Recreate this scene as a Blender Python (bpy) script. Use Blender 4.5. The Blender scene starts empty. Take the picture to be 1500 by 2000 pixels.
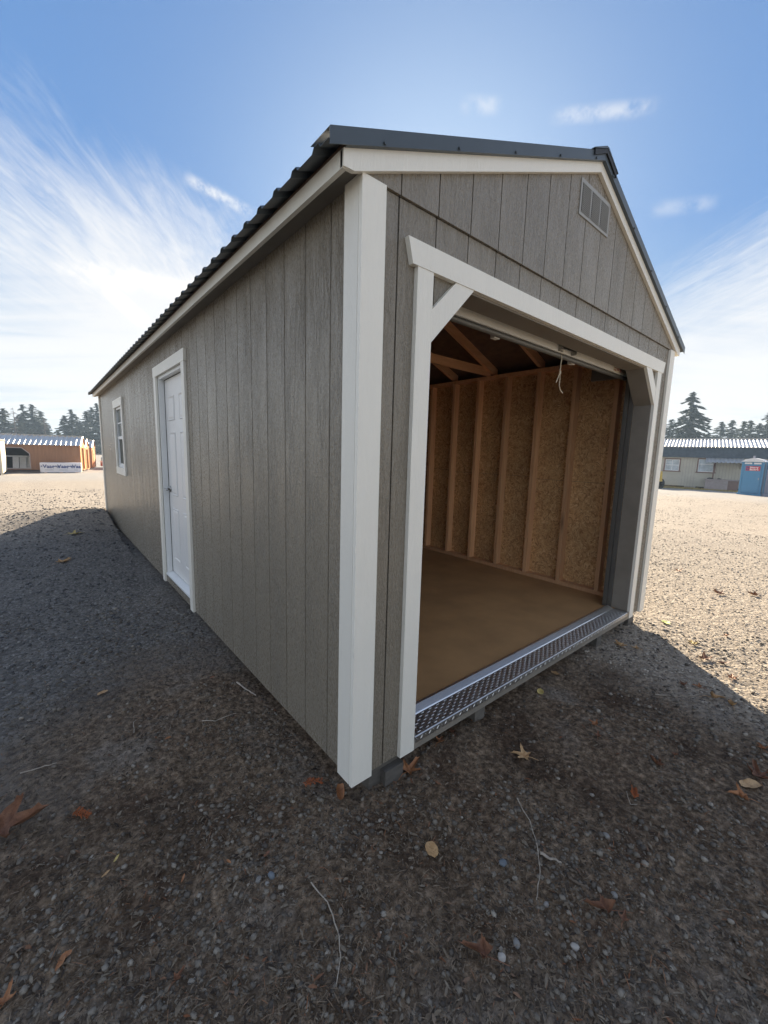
import bpy, bmesh, math, random
import numpy as np
from mathutils import Vector, Euler, Matrix, noise as mnoise

random.seed(7); rng = np.random.default_rng(11)
D = bpy.data
scene = bpy.context.scene
COL = scene.collection

# ------------------------------------------------------------------ camera
cam_d = D.cameras.new('camera'); cam = D.objects.new('camera', cam_d); COL.objects.link(cam)
cam.location = (-0.9278, -1.2676, 1.4034)
cam.rotation_euler = Euler((1.427963, -0.02783, -0.693405), 'XYZ')
cam_d.sensor_width = 36.0; cam_d.lens = 36.0 * 794.44 / 2000.0
cam_d.clip_start = 0.02; cam_d.clip_end = 6000
scene.camera = cam

# ------------------------------------------------------------------ light, sky, exposure
SUN_AZ, SUN_EL = math.radians(45.0), math.radians(23.0)      # azimuth from +Y towards +X
SUN = Vector((math.sin(SUN_AZ)*math.cos(SUN_EL), math.cos(SUN_AZ)*math.cos(SUN_EL), math.sin(SUN_EL)))
sun_d = D.lights.new('sun', 'SUN'); sun = D.objects.new('sun', sun_d); COL.objects.link(sun)
sun_d.energy = 2.35; sun_d.angle = math.radians(0.55); sun_d.color = (1.0, 0.87, 0.69)
sun.rotation_euler = SUN.to_track_quat('Z', 'Y').to_euler(); sun.location = SUN*60

vs = scene.view_settings
vs.view_transform = 'Standard'; vs.look = 'None'; vs.gamma = 1.0; vs.use_curve_mapping = False
vs.exposure = 2.76
scene.render.engine = 'CYCLES'
scene.cycles.max_bounces = 8; scene.cycles.diffuse_bounces = 6; scene.cycles.glossy_bounces = 3
scene.cycles.transmission_bounces = 4; scene.cycles.volume_bounces = 0
scene.cycles.sample_clamp_indirect = 6.0
scene.cycles.use_denoising = True

HAZE = 0.0010
CLOUD_L, AIR_L = 1.04, 0.90
class NT:
    """small node-tree helper"""
    def __init__(self, tree): self.t = tree; self.n = tree.nodes; self.l = tree.links
    def new(self, typ, **kw):
        nd = self.n.new(typ)
        for k, v in kw.items():
            if k.startswith('_'): continue
            setattr(nd, k, v)
        return nd
    def put(self, sock, v):
        if isinstance(v, bpy.types.NodeSocket): self.l.new(v, sock)
        else: sock.default_value = v
    def math(self, op, a, b=0.0, c=None, clamp=False):
        nd = self.new('ShaderNodeMath', operation=op, use_clamp=clamp)
        self.put(nd.inputs[0], a); self.put(nd.inputs[1], b)
        if c is not None: self.put(nd.inputs[2], c)
        return nd.outputs[0]
    def vmath(self, op, a, b=(0, 0, 0)):
        nd = self.new('ShaderNodeVectorMath', operation=op)
        self.put(nd.inputs[0], a); self.put(nd.inputs[1], b)
        return nd.outputs['Value'] if op in ('DOT_PRODUCT', 'LENGTH', 'DISTANCE') else nd.outputs[0]
    def mapr(self, v, a, b, c=0.0, d=1.0, smooth=False):
        nd = self.new('ShaderNodeMapRange', interpolation_type='SMOOTHSTEP' if smooth else 'LINEAR')
        self.put(nd.inputs[0], v); nd.inputs[1].default_value = a; nd.inputs[2].default_value = b
        nd.inputs[3].default_value = c; nd.inputs[4].default_value = d
        return nd.outputs[0]
    def mix(self, f, a, b, blend='MIX'):
        nd = self.new('ShaderNodeMix', data_type='RGBA', blend_type=blend)
        self.put(nd.inputs[0], f); self.put(nd.inputs[6], a); self.put(nd.inputs[7], b)
        return nd.outputs[2]
    def noise(self, vec, scale, detail=4, rough=0.55, dist=0.0):
        nd = self.new('ShaderNodeTexNoise')
        self.put(nd.inputs['Vector'], vec); nd.inputs['Scale'].default_value = scale
        nd.inputs['Detail'].default_value = detail; nd.inputs['Roughness'].default_value = rough
        nd.inputs['Distortion'].default_value = dist
        return nd.outputs[0]
    def voro(self, vec, scale, feature='F1', out='Distance', rnd=1.0):
        nd = self.new('ShaderNodeTexVoronoi', feature=feature)
        self.put(nd.inputs['Vector'], vec); nd.inputs['Scale'].default_value = scale
        nd.inputs['Randomness'].default_value = rnd
        return nd.outputs[out]
    def ramp(self, f, stops):
        nd = self.new('ShaderNodeValToRGB'); e = nd.color_ramp.elements
        while len(e) < len(stops): e.new(0.5)
        for i, (p, c) in enumerate(stops):
            e[i].position = p; e[i].color = (c[0], c[1], c[2], 1) if hasattr(c, '__len__') else (c, c, c, 1)
        self.put(nd.inputs[0], f)
        return nd.outputs[0]
    def bump(self, h, strength=0.5, dist=0.01, normal=None):
        nd = self.new('ShaderNodeBump'); self.put(nd.inputs['Height'], h)
        nd.inputs['Strength'].default_value = strength; nd.inputs['Distance'].default_value = dist
        if normal is not None: self.l.new(normal, nd.inputs['Normal'])
        return nd.outputs[0]
    def scale(self, v, s):
        nd = self.new('ShaderNodeMapping'); self.put(nd.inputs[0], v); nd.inputs['Scale'].default_value = s
        return nd.outputs[0]

world = D.worlds.new('World'); scene.world = world; world.use_nodes = True
W_ = NT(world.node_tree)
bg = [n for n in W_.n if n.type == 'BACKGROUND'][0]
sky = W_.new('ShaderNodeTexSky', sky_type='NISHITA')
sky.sun_disc = False; sky.sun_elevation = SUN_EL; sky.sun_rotation = SUN_AZ
sky.altitude = 100; sky.air_density = 1.0; sky.dust_density = 1.2; sky.ozone_density = 1.6
dirv = W_.new('ShaderNodeTexCoord').outputs['Generated']
sep = W_.new('ShaderNodeSeparateXYZ'); W_.l.new(dirv, sep.inputs[0])
den = W_.math('ADD', W_.math('MAXIMUM', sep.outputs[2], 0.0), 0.10)
cx_, cy_ = W_.math('DIVIDE', sep.outputs[0], den), W_.math('DIVIDE', sep.outputs[1], den)
comb = W_.new('ShaderNodeCombineXYZ'); W_.l.new(cx_, comb.inputs[0]); W_.l.new(cy_, comb.inputs[1])
def turned(deg):
    r = W_.new('ShaderNodeVectorRotate', rotation_type='Z_AXIS'); W_.l.new(comb.outputs[0], r.inputs[0]); r.inputs['Angle'].default_value = math.radians(deg)
    return r.outputs[0]
cl = turned(38)
fib_lo = W_.noise(W_.scale(cl, (0.5, 2.6, 1)), 1.3, 8, 0.62, 0.7)
cu = turned(-56)
fib_hi = W_.math('ADD', W_.math('MULTIPLY', W_.noise(W_.scale(cu, (1.5, 5.5, 1)), 1.5, 8, 0.62, 1.1), 0.62), W_.math('MULTIPLY', W_.noise(W_.scale(cu, (3.0, 17, 1)), 1.5, 6, 0.62, 1.6), 0.38))
up = W_.mapr(sep.outputs[2], 0.16, 0.36, 0.0, 1.0, True)
fib = W_.math('ADD', W_.math('MULTIPLY', fib_lo, W_.math('SUBTRACT', 1.0, up)), W_.math('MULTIPLY', fib_hi, up))
low = W_.noise(cl, 0.55, 3, 0.5, 0.3)
horiz = W_.mapr(sep.outputs[2], 0.62, 0.05, 0.0, 1.0)
def blob(px, py, pz, wdt):
    d = W_.vmath('DOT_PRODUCT', dirv, tuple(Vector((px, py, pz)).normalized()))
    return W_.mapr(d, math.cos(wdt), 1.0, 0.0, 1.0, True)
def pxdir(u, v):
    d = cam.rotation_euler.to_matrix() @ Vector(((u-750)/794.44, -(v-1000)/794.44, -1.0))
    return d.normalized()
cov = W_.math('ADD', W_.math('MULTIPLY', horiz, 0.28), W_.math('ADD', W_.math('MULTIPLY', low, 0.42), 0.42))
# thin cirrus veil, cover added out of view to fill the shade, thinning to clear blue high above the shed
for dd, w, amt in [(pxdir(820, -60), 0.75, -0.70), (pxdir(40, 0), 0.50, -0.42), (pxdir(1330, 260), 0.45, -0.46), (pxdir(310, 520), 0.40, 0.24), (pxdir(1440, 600), 0.24, 0.34), (pxdir(260, 270), 0.42, 0.15), (pxdir(330, 480), 0.20, 0.22)]:
    cov = W_.math('ADD', cov, W_.math('MULTIPLY', blob(*dd, w), amt))
mask = W_.mapr(W_.math('ADD', cov, W_.math('MULTIPLY', fib, 0.95)), 0.78, 1.56, 0.0, 0.86, True)
def trail(p, q, wdt, amt):
    a, b = pxdir(*p), pxdir(*q); n = a.cross(b).normalized(); m = (a+b).normalized(); half = a.angle(b)/2
    off = W_.math('ABSOLUTE', W_.vmath('DOT_PRODUCT', dirv, tuple(n)))
    wob = W_.math('MULTIPLY', W_.noise(dirv, 24, 4, 0.6), wdt*1.4)
    core = W_.mapr(off, wdt*1.5, 0.0, 0.0, 1.0, True)
    lon = W_.mapr(W_.vmath('DOT_PRODUCT', dirv, tuple(m)), math.cos(half*1.15), math.cos(half*0.5), 0.0, 1.0, True)
    brk = W_.mapr(W_.noise(dirv, 30, 5, 0.65), 0.36, 0.58)
    return W_.math('MULTIPLY', W_.math('MULTIPLY', core, lon), W_.math('MULTIPLY', brk, amt))
TR = [((362, 346), (498, 420), 0.010, 0.75), ((205, 560), (292, 640), 0.012, 0.7), ((1080, 228), (1285, 208), 0.011, 0.45),
      ((900, 205), (980, 205), 0.012, 0.35), ((100, 520), (520, 590), 0.02, 0.3), ((1270, 410), (1400, 395), 0.012, 0.25)]
for p, q, w, a in TR:
    mask = W_.math('ADD', mask, trail(p, q, w, a), clamp=True)
sdot = W_.math('MAXIMUM', W_.vmath('DOT_PRODUCT', dirv, tuple(SUN)), 0.0)
glow = W_.math('POWER', sdot, 18.0)
cbr = W_.math('ADD', CLOUD_L, W_.math('MULTIPLY', glow, 0.12))
ccol = W_.new('ShaderNodeCombineXYZ')
for i, k in enumerate((1.0, 0.985, 0.955)): W_.l.new(W_.math('MULTIPLY', cbr, k), ccol.inputs[i])
# hazy air: blue overhead, milky towards the horizon and round the sun, laid over the sky texture
elev = W_.mapr(sep.outputs[2], 0.0, 0.75, 0.0, 1.0)
haze_c = W_.ramp(elev, [(0.0, (0.56, 0.69, 0.78)), (0.22, (0.34, 0.55, 0.82)), (0.55, (0.115, 0.31, 0.69)), (1.0, (0.085, 0.235, 0.56))])
glowc = W_.new('ShaderNodeCombineXYZ')
for i, k in enumerate((0.52, 0.58, 0.52)): W_.l.new(W_.math('MULTIPLY', glow, k), glowc.inputs[i])
hazy = W_.vmath('MULTIPLY', W_.vmath('ADD', haze_c, glowc.outputs[0]), (AIR_L, AIR_L, AIR_L))
lum = W_.vmath('DOT_PRODUCT', sky.outputs[0], (0.25, 0.6, 0.15))
roll = W_.math('DIVIDE', 0.9, W_.math('ADD', 0.6, W_.math('MULTIPLY', lum, 0.8)))
rolled = W_.new('ShaderNodeVectorMath', operation='SCALE'); W_.l.new(sky.outputs[0], rolled.inputs[0]); W_.l.new(roll, rolled.inputs['Scale'])
clear = W_.mix(0.88, rolled.outputs[0], hazy)
skyc = W_.mix(mask, clear, ccol.outputs[0])
W_.l.new(skyc, bg.inputs[0]); bg.inputs[1].default_value = 0.15

# ------------------------------------------------------------------ materials
MATS = {}
def mat(name):
    m = D.materials.new(name); m.use_nodes = True
    t = NT(m.node_tree); p = [n for n in t.n if n.type == 'BSDF_PRINCIPLED'][0]
    MATS[name] = m
    return m, t, p
def setp(p, **kw):
    for k, v in kw.items(): p.inputs[k].default_value = v
def wpos(t): return t.new('ShaderNodeNewGeometry').outputs['Position']
def orand(t): return t.new('ShaderNodeObjectInfo').outputs['Random']
def simple(name, col, rough=0.6, metal=0.0, var=0.12, vscale=6.0, spec=0.5, bump=0.0, bscale=200.0):
    m, t, p = mat(name)
    n = t.noise(wpos(t), vscale, 5, 0.6)
    f = t.mapr(n, 0.3, 0.7, 1-var, 1+var)
    c = t.mix(1.0, (*col, 1), t.new('ShaderNodeCombineColor').outputs[0], 'MULTIPLY')
    cc = t.n[-2] if False else None
    comb = [x for x in t.n if x.type == 'COMBINE_COLOR'][0]
    for i in range(3): t.l.new(f, comb.inputs[i])
    t.l.new(c, p.inputs['Base Color'])
    setp(p, Roughness=rough, Metallic=metal); p.inputs['Specular IOR Level'].default_value = spec
    if bump:
        t.l.new(t.bump(t.noise(wpos(t), bscale, 3, 0.6), bump, 0.002), p.inputs['Normal'])
    return m

def grain_mat(name, col, rough, strength=0.5, stretch=(55, 55, 2.6), dist=0.0025, var=0.06, spec=0.5):
    """embossed cedar grain running along z, offset for every board"""
    m, t, p = mat(name)
    pos, r = wpos(t), orand(t)
    off = t.new('ShaderNodeCombineXYZ'); t.l.new(t.math('MULTIPLY', r, 37.0), off.inputs[2]); t.l.new(t.math('MULTIPLY', r, 3.0), off.inputs[0])
    v = t.vmath('ADD', pos, off.outputs[0])
    wv = t.noise(t.scale(v, (3, 3, 1.6)), 2.0, 3, 0.5)
    wv3 = t.new('ShaderNodeCombineXYZ'); k = t.math('MULTIPLY', wv, 0.10)
    t.l.new(k, wv3.inputs[0]); t.l.new(k, wv3.inputs[1])
    v2 = t.vmath('ADD', v, wv3.outputs[0])
    g1 = t.noise(t.scale(v2, stretch), 1.0, 5, 0.62, 0.4)
    ridge = t.math('ABSOLUTE', t.math('SUBTRACT', g1, 0.5))
    g2 = t.noise(t.scale(v2, (stretch[0]*3, stretch[1]*3, stretch[2]*22)), 1.0, 3, 0.6)
    patch = t.mapr(t.noise(t.scale(v, (4, 4, 0.9)), 1.5, 3, 0.5), 0.35, 0.65, 0.25, 1.0)
    h = t.math('ADD', t.math('MULTIPLY', t.math('POWER', ridge, 0.6), t.math('MULTIPLY', patch, 1.6)), t.math('MULTIPLY', g2, 0.55))
    t.l.new(t.bump(h, strength, dist), p.inputs['Normal'])
    tone = t.mapr(t.math('ADD', t.math('MULTIPLY', g1, 0.6), t.math('MULTIPLY', t.noise(v, 2.2, 4, 0.6), 0.4)), 0.3, 0.7, 1-var, 1+var)
    cc = t.new('ShaderNodeCombineColor')
    for i in range(3): t.l.new(tone, cc.inputs[i])
    for i in range(3): t.l.new(t.math('MULTIPLY', tone, t.mapr(r, 0, 1, 0.95, 1.05)), cc.inputs[i])
    t.l.new(t.mix(1.0, (*col, 1), cc.outputs[0], 'MULTIPLY'), p.inputs['Base Color'])
    rr = t.mapr(g2, 0.3, 0.7, rough-0.06, rough+0.08); t.l.new(rr, p.inputs['Roughness'])
    p.inputs['Specular IOR Level'].default_value = spec
    return m
grain_mat('taupe_siding', (0.250, 0.218, 0.170), 0.27, 1.0, dist=0.0055, var=0.04)
grain_mat('cream_trim', (0.86, 0.83, 0.74), 0.42, 0.6, stretch=(42, 42, 2.0), var=0.03)
simple('taupe_smooth', (0.235, 0.212, 0.178), 0.5, bump=0.15)
simple('groove_dark', (0.05, 0.047, 0.043), 0.7)
simple('white_door', (0.77, 0.76, 0.735), 0.38, var=0.02, bump=0.08, bscale=90)
simple('white_vinyl', (0.78, 0.79, 0.78), 0.35, var=0.02)
simple('white_bar', (0.80, 0.78, 0.71), 0.4, var=0.04)
simple('steel_nickel', (0.42, 0.41, 0.39), 0.30, 1.0, var=0.05)
simple('bare_steel', (0.35, 0.36, 0.37), 0.38, 0.9, var=0.1)
simple('dark_rail', (0.13, 0.128, 0.118), 0.45, 0.3, var=0.1)
simple('rubber_black', (0.02, 0.021, 0.023), 0.6)
simple('dark_roof', (0.075, 0.092, 0.105), 0.40, 0.25, var=0.06)
simple('vent_grey', (0.34, 0.34, 0.325), 0.5, var=0.04)
simple('brown_floor', (0.40, 0.235, 0.105), 0.55, var=0.16, vscale=3.0, bump=0.1, bscale=60)
simple('rope_fibre', (0.68, 0.60, 0.45), 0.85, bump=0.3, bscale=400)
simple('sticker_paper', (0.62, 0.56, 0.42), 0.6)
simple('sticker_red', (0.40, 0.13, 0.10), 0.6)
def plate_mat():
    m, t, p = mat('diamond_plate')
    n = t.noise(wpos(t), 40, 5, 0.6)
    t.l.new(t.ramp(n, [(0.3, (0.42, 0.415, 0.405)), (0.7, (0.60, 0.595, 0.585))]), p.inputs['Base Color'])
    t.l.new(t.mapr(n, 0.3, 0.7, 0.34, 0.48), p.inputs['Roughness']); setp(p, Metallic=1.0)
    t.l.new(t.bump(t.noise(t.scale(wpos(t), (8, 90, 90)), 4, 4, 0.6), 0.1, 0.001), p.inputs['Normal'])
plate_mat()
simple('tread_metal', (0.80, 0.795, 0.78), 0.34, 1.0, var=0.08)

def wood_mat(name, c1, c2, stretch, rough=0.7):
    m, t, p = mat(name)
    r = orand(t); off = t.new('ShaderNodeCombineXYZ')
    for i in range(3): t.l.new(t.math('MULTIPLY', r, 17.0+i*9), off.inputs[i])
    v = t.vmath('ADD', wpos(t), off.outputs[0])
    g = t.noise(t.scale(v, stretch), 1.0, 5, 0.6, 0.6)
    k = t.voro(t.scale(v, tuple(max(1.0, s*0.12) for s in stretch)), 1.0)
    knot = t.mapr(k, 0.0, 0.14, 0.35, 1.0)
    c = t.ramp(g, [(0.28, c1), (0.72, c2)])
    cc = t.new('ShaderNodeCombineColor'); tone = t.math('MULTIPLY', knot, t.mapr(r, 0, 1, 0.78, 1.15))
    for i in range(3): t.l.new(tone, cc.inputs[i])
    t.l.new(t.mix(1.0, c, cc.outputs[0], 'MULTIPLY'), p.inputs['Base Color'])
    setp(p, Roughness=rough)
    t.l.new(t.bump(g, 0.15, 0.002), p.inputs['Normal'])
    return m
wood_mat('stud_wood', (0.68, 0.36, 0.18), (0.84, 0.53, 0.29), (45, 45, 2.5))
wood_mat('beam_wood', (0.62, 0.32, 0.16), (0.80, 0.47, 0.25), (3, 45, 20))
wood_mat('deck_board', (0.12, 0.07, 0.045), (0.22, 0.135, 0.085), (9, 9, 30))  # OSB deck underside, ceiling shade put into a darker colour
wood_mat('block_wood', (0.10, 0.09, 0.078), (0.17, 0.155, 0.135), (8, 30, 30), 0.85)
def osb_mat():
    m, t, p = mat('osb_board')
    v = wpos(t)
    w = t.noise(v, 7, 2, 0.5); cmb = t.new('ShaderNodeCombineXYZ')
    for i in range(3): t.l.new(t.math('MULTIPLY', w, 0.5 - 0.25*i), cmb.inputs[i])
    vv = t.vmath('ADD', v, cmb.outputs[0])
    def flakes(angle, sc):
        r = t.new('ShaderNodeVectorRotate', rotation_type='X_AXIS'); t.l.new(vv, r.inputs[0]); r.inputs['Angle'].default_value = angle
        nd = t.new('ShaderNodeTexVoronoi', feature='F1'); t.l.new(t.scale(r.outputs[0], sc), nd.inputs['Vector']); nd.inputs['Scale'].default_value = 1.0
        return nd
    a = flakes(0.5, (30, 24, 90)); b = flakes(-0.7, (30, 22, 84)); c = flakes(1.6, (30, 21, 90))
    sa = t.new('ShaderNodeSeparateColor'); t.l.new(a.outputs['Color'], sa.inputs[0])
    sb = t.new('ShaderNodeSeparateColor'); t.l.new(b.outputs['Color'], sb.inputs[0])
    sc = t.new('ShaderNodeSeparateColor'); t.l.new(c.outputs['Color'], sc.inputs[0])
    pick = t.mapr(t.noise(v, 26, 2, 0.5), 0.46, 0.54); pick2 = t.mapr(t.noise(t.vmath('ADD', v, (5, 5, 5)), 23, 2, 0.5), 0.48, 0.56)
    val = t.math('ADD', t.math('MULTIPLY', sa.outputs[0], t.math('SUBTRACT', 1.0, pick)), t.math('MULTIPLY', sb.outputs[0], pick))
    val = t.math('ADD', t.math('MULTIPLY', val, t.math('SUBTRACT', 1.0, pick2)), t.math('MULTIPLY', sc.outputs[0], pick2))
    col = t.ramp(val, [(0.0, (0.36, 0.185, 0.075)), (0.35, (0.56, 0.325, 0.145)), (0.7, (0.66, 0.415, 0.195)), (1.0, (0.76, 0.54, 0.29))])
    big = t.mapr(t.noise(v, 2.0, 3, 0.5), 0.3, 0.7, 0.8, 1.12)
    cc = t.new('ShaderNodeCombineColor')
    for i in range(3): t.l.new(big, cc.inputs[i])
    t.l.new(t.mix(1.0, col, cc.outputs[0], 'MULTIPLY'), p.inputs['Base Color'])
    setp(p, Roughness=0.72); t.l.new(t.bump(val, 0.25, 0.002), p.inputs['Normal'])
osb_mat()
def glass_mat():
    m, t, p = mat('window_glass')
    setp(p, Roughness=0.02, IOR=1.5); p.inputs['Base Color'].default_value = (0.85, 0.92, 0.9, 1); p.inputs['Transmission Weight'].default_value = 1.0
glass_mat()
simple('screen_mesh', (0.06, 0.07, 0.06), 0.7)

def ground_mat():
    m, t, p = mat('gravel_ground')
    v = wpos(t)
    sx = t.new('ShaderNodeSeparateXYZ'); t.l.new(v, sx.inputs[0])
    flat = t.new('ShaderNodeCombineXYZ'); t.l.new(sx.outputs[0], flat.inputs[0]); t.l.new(sx.outputs[1], flat.inputs[1])
    v = flat.outputs[0]
    n_big = t.noise(v, 0.55, 4, 0.6); n_mid = t.noise(v, 3.0, 5, 0.65); n_fine = t.noise(v, 30, 6, 0.7); n_grit = t.noise(v, 130, 4, 0.7)
    # gravel colours by stone
    vo = t.new('ShaderNodeTexVoronoi', feature='F1'); t.l.new(v, vo.inputs['Vector']); vo.inputs['Scale'].default_value = 48
    sv = t.new('ShaderNodeSeparateColor'); t.l.new(vo.outputs['Color'], sv.inputs[0])
    vo2 = t.new('ShaderNodeTexVoronoi', feature='F1'); t.l.new(v, vo2.inputs['Vector']); vo2.inputs['Scale'].default_value = 17
    sv2 = t.new('ShaderNodeSeparateColor'); t.l.new(vo2.outputs['Color'], sv2.inputs[0])
    stone = t.ramp(sv.outputs[0], [(0.0, (0.15, 0.13, 0.115)), (0.5, (0.34, 0.29, 0.235)), (0.8, (0.45, 0.385, 0.305)), (1.0, (0.52, 0.465, 0.385))])
    dustc = t.ramp(n_mid, [(0.3, (0.24, 0.195, 0.145)), (0.7, (0.38, 0.31, 0.225))])
    gravel = t.mix(t.mapr(n_fine, 0.4, 0.65), stone, dustc)
    # dark mulchy soil by the shed front
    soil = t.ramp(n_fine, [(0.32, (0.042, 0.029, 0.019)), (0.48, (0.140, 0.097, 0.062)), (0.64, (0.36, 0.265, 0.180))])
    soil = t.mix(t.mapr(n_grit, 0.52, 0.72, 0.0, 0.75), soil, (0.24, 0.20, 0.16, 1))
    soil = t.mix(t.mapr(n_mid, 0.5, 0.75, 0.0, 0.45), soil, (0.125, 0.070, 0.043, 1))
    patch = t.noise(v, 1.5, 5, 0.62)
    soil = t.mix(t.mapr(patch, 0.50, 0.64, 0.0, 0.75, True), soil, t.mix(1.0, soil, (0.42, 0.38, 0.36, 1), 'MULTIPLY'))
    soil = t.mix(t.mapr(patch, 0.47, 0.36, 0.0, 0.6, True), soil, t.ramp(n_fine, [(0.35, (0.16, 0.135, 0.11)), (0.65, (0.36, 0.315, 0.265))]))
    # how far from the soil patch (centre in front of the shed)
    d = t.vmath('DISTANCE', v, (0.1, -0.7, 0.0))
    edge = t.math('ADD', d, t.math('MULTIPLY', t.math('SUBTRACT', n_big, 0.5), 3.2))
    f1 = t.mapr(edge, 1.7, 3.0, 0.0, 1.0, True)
    # greyer, darker gravel along the side of the shed
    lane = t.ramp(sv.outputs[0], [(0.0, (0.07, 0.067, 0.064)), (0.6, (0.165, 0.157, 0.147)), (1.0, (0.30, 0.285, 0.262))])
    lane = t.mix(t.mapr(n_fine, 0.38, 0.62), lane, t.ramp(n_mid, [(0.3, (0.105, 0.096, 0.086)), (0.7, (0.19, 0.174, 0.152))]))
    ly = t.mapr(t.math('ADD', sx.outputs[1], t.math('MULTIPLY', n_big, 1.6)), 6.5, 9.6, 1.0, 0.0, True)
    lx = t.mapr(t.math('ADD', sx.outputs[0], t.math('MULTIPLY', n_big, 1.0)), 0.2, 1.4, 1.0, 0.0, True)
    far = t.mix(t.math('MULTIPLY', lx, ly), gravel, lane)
    # compacted grey track further off
    dist = t.vmath('DISTANCE', v, (-0.9, -1.3, 0.0))
    trk = t.math('MULTIPLY', t.mapr(dist, 24, 30, 0.0, 1.0, True), t.mapr(t.math('ADD', dist, t.math('MULTIPLY', n_big, 4)), 60, 90, 0.8, 0.4))
    far = t.mix(trk, far, t.ramp(n_mid, [(0.3, (0.27, 0.25, 0.225)), (0.7, (0.36, 0.335, 0.30))]))
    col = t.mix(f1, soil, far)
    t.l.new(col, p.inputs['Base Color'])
    setp(p, Roughness=0.92); p.inputs['Specular IOR Level'].default_value = 0.2
    h1 = t.math('MULTIPLY', t.math('SUBTRACT', 1.0, vo.outputs['Distance']), 0.7)
    h2 = t.math('MULTIPLY', t.math('SUBTRACT', 1.0, vo2.outputs['Distance']), 0.9)
    h = t.math('ADD', t.math('ADD', h1, h2), t.math('ADD', t.math('MULTIPLY', n_fine, 1.0), t.math('MULTIPLY', n_grit, 0.5)))
    hb = t.math('MULTIPLY', h, t.mapr(dist, 3.0, 16.0, 1.0, 0.22, True))
    t.l.new(t.bump(hb, 0.8, 0.02), p.inputs['Normal'])
ground_mat()
def island_mat(name, stops, rough=0.85, var=True, spec=0.3):
    m, t, p = mat(name)
    r = t.new('ShaderNodeNewGeometry').outputs['Random Per Island']
    c = t.ramp(r, stops)
    n = t.noise(wpos(t), 120, 4, 0.6); cc = t.new('ShaderNodeCombineColor'); f = t.mapr(n, 0.3, 0.7, 0.75, 1.2)
    for i in range(3): t.l.new(f, cc.inputs[i])
    t.l.new(t.mix(1.0, c, cc.outputs[0], 'MULTIPLY'), p.inputs['Base Color'])
    setp(p, Roughness=rough); p.inputs['Specular IOR Level'].default_value = spec
    return m
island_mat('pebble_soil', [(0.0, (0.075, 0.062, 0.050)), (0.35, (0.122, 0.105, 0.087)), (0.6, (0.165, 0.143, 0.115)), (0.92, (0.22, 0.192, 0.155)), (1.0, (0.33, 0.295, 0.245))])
island_mat('pebble_dry', [(0.0, (0.22, 0.195, 0.165)), (0.35, (0.32, 0.28, 0.23)), (0.7, (0.42, 0.37, 0.30)), (1.0, (0.54, 0.49, 0.42))])
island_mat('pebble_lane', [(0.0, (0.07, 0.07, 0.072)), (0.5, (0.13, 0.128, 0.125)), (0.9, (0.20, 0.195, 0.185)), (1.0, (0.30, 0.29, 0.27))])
island_mat('needle_bits', [(0.0, (0.06, 0.042, 0.028)), (0.5, (0.15, 0.105, 0.065)), (0.9, (0.28, 0.215, 0.15)), (1.0, (0.30, 0.12, 0.05))])
island_mat('litter_bits', [(0.0, (0.035, 0.026, 0.02)), (0.4, (0.085, 0.060, 0.040)), (0.7, (0.15, 0.115, 0.08)), (0.92, (0.23, 0.19, 0.14)), (1.0, (0.18, 0.07, 0.03))])
def leaf_mat(name, c1, c2):
    m, t, p = mat(name)
    n = t.noise(wpos(t), 28, 5, 0.65, 0.5)
    sp = t.mapr(t.noise(wpos(t), 160, 3, 0.6), 0.55, 0.72)
    c = t.ramp(n, [(0.3, c1), (0.7, c2)])
    t.l.new(t.mix(t.math('MULTIPLY', sp, 0.55), c, (0.05, 0.02, 0.01, 1)), p.inputs['Base Color'])
    setp(p, Roughness=0.65); t.l.new(t.bump(n, 0.4, 0.004), p.inputs['Normal'])
leaf_mat('leaf_rust', (0.13, 0.055, 0.030), (0.29, 0.14, 0.075))
leaf_mat('leaf_orange', (0.25, 0.095, 0.032), (0.43, 0.20, 0.085))
leaf_mat('leaf_tan', (0.36, 0.20, 0.08), (0.55, 0.36, 0.18))
leaf_mat('leaf_yellow', (0.42, 0.30, 0.08), (0.60, 0.47, 0.18))
leaf_mat('leaf_green', (0.35, 0.40, 0.10), (0.55, 0.58, 0.25))
simple('twig_bark', (0.15, 0.115, 0.085), 0.85, var=0.3, vscale=40)
simple('twig_pale', (0.36, 0.31, 0.25), 0.85, var=0.3, vscale=40)
simple('cedar_dead', (0.30, 0.085, 0.025), 0.8, var=0.3, vscale=60)
def crown_mat(name, a, b):
    m, t, p = mat(name)
    r = t.new('ShaderNodeNewGeometry').outputs['Random Per Island']
    n = t.noise(wpos(t), 0.5, 3, 0.5)
    t.l.new(t.ramp(t.math('ADD', t.math('MULTIPLY', r, 0.6), t.math('MULTIPLY', n, 0.4)), [(0.2, a), (0.8, b)]), p.inputs['Base Color'])
    setp(p, Roughness=0.7)
crown_mat('needles_dark', (0.020, 0.035, 0.022), (0.055, 0.085, 0.050))
crown_mat('needles_light', (0.045, 0.065, 0.030), (0.10, 0.125, 0.060))
simple('tree_bark', (0.075, 0.055, 0.042), 0.9, var=0.25, vscale=3)
simple('dead_wood', (0.16, 0.13, 0.11), 0.9, var=0.2, vscale=3)
wood_mat('orange_wood', (0.66, 0.25, 0.07), (0.80, 0.36, 0.13), (6, 6, 1.0), 0.6)
wood_mat('brown_siding', (0.27, 0.13, 0.065), (0.36, 0.18, 0.09), (9, 9, 0.8), 0.65)  # same orange wood on the long sides, shade put into a browner colour
simple('bright_roof', (0.62, 0.60, 0.57), 0.42, 0.55, var=0.05, vscale=1)
simple('cream_wall', (0.50, 0.47, 0.38), 0.6, var=0.08, vscale=1.5)
simple('lavender_wall', (0.46, 0.44, 0.46), 0.6, var=0.05, vscale=1.5)  # front of the cream shed, shade put into a lavender tone
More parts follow.
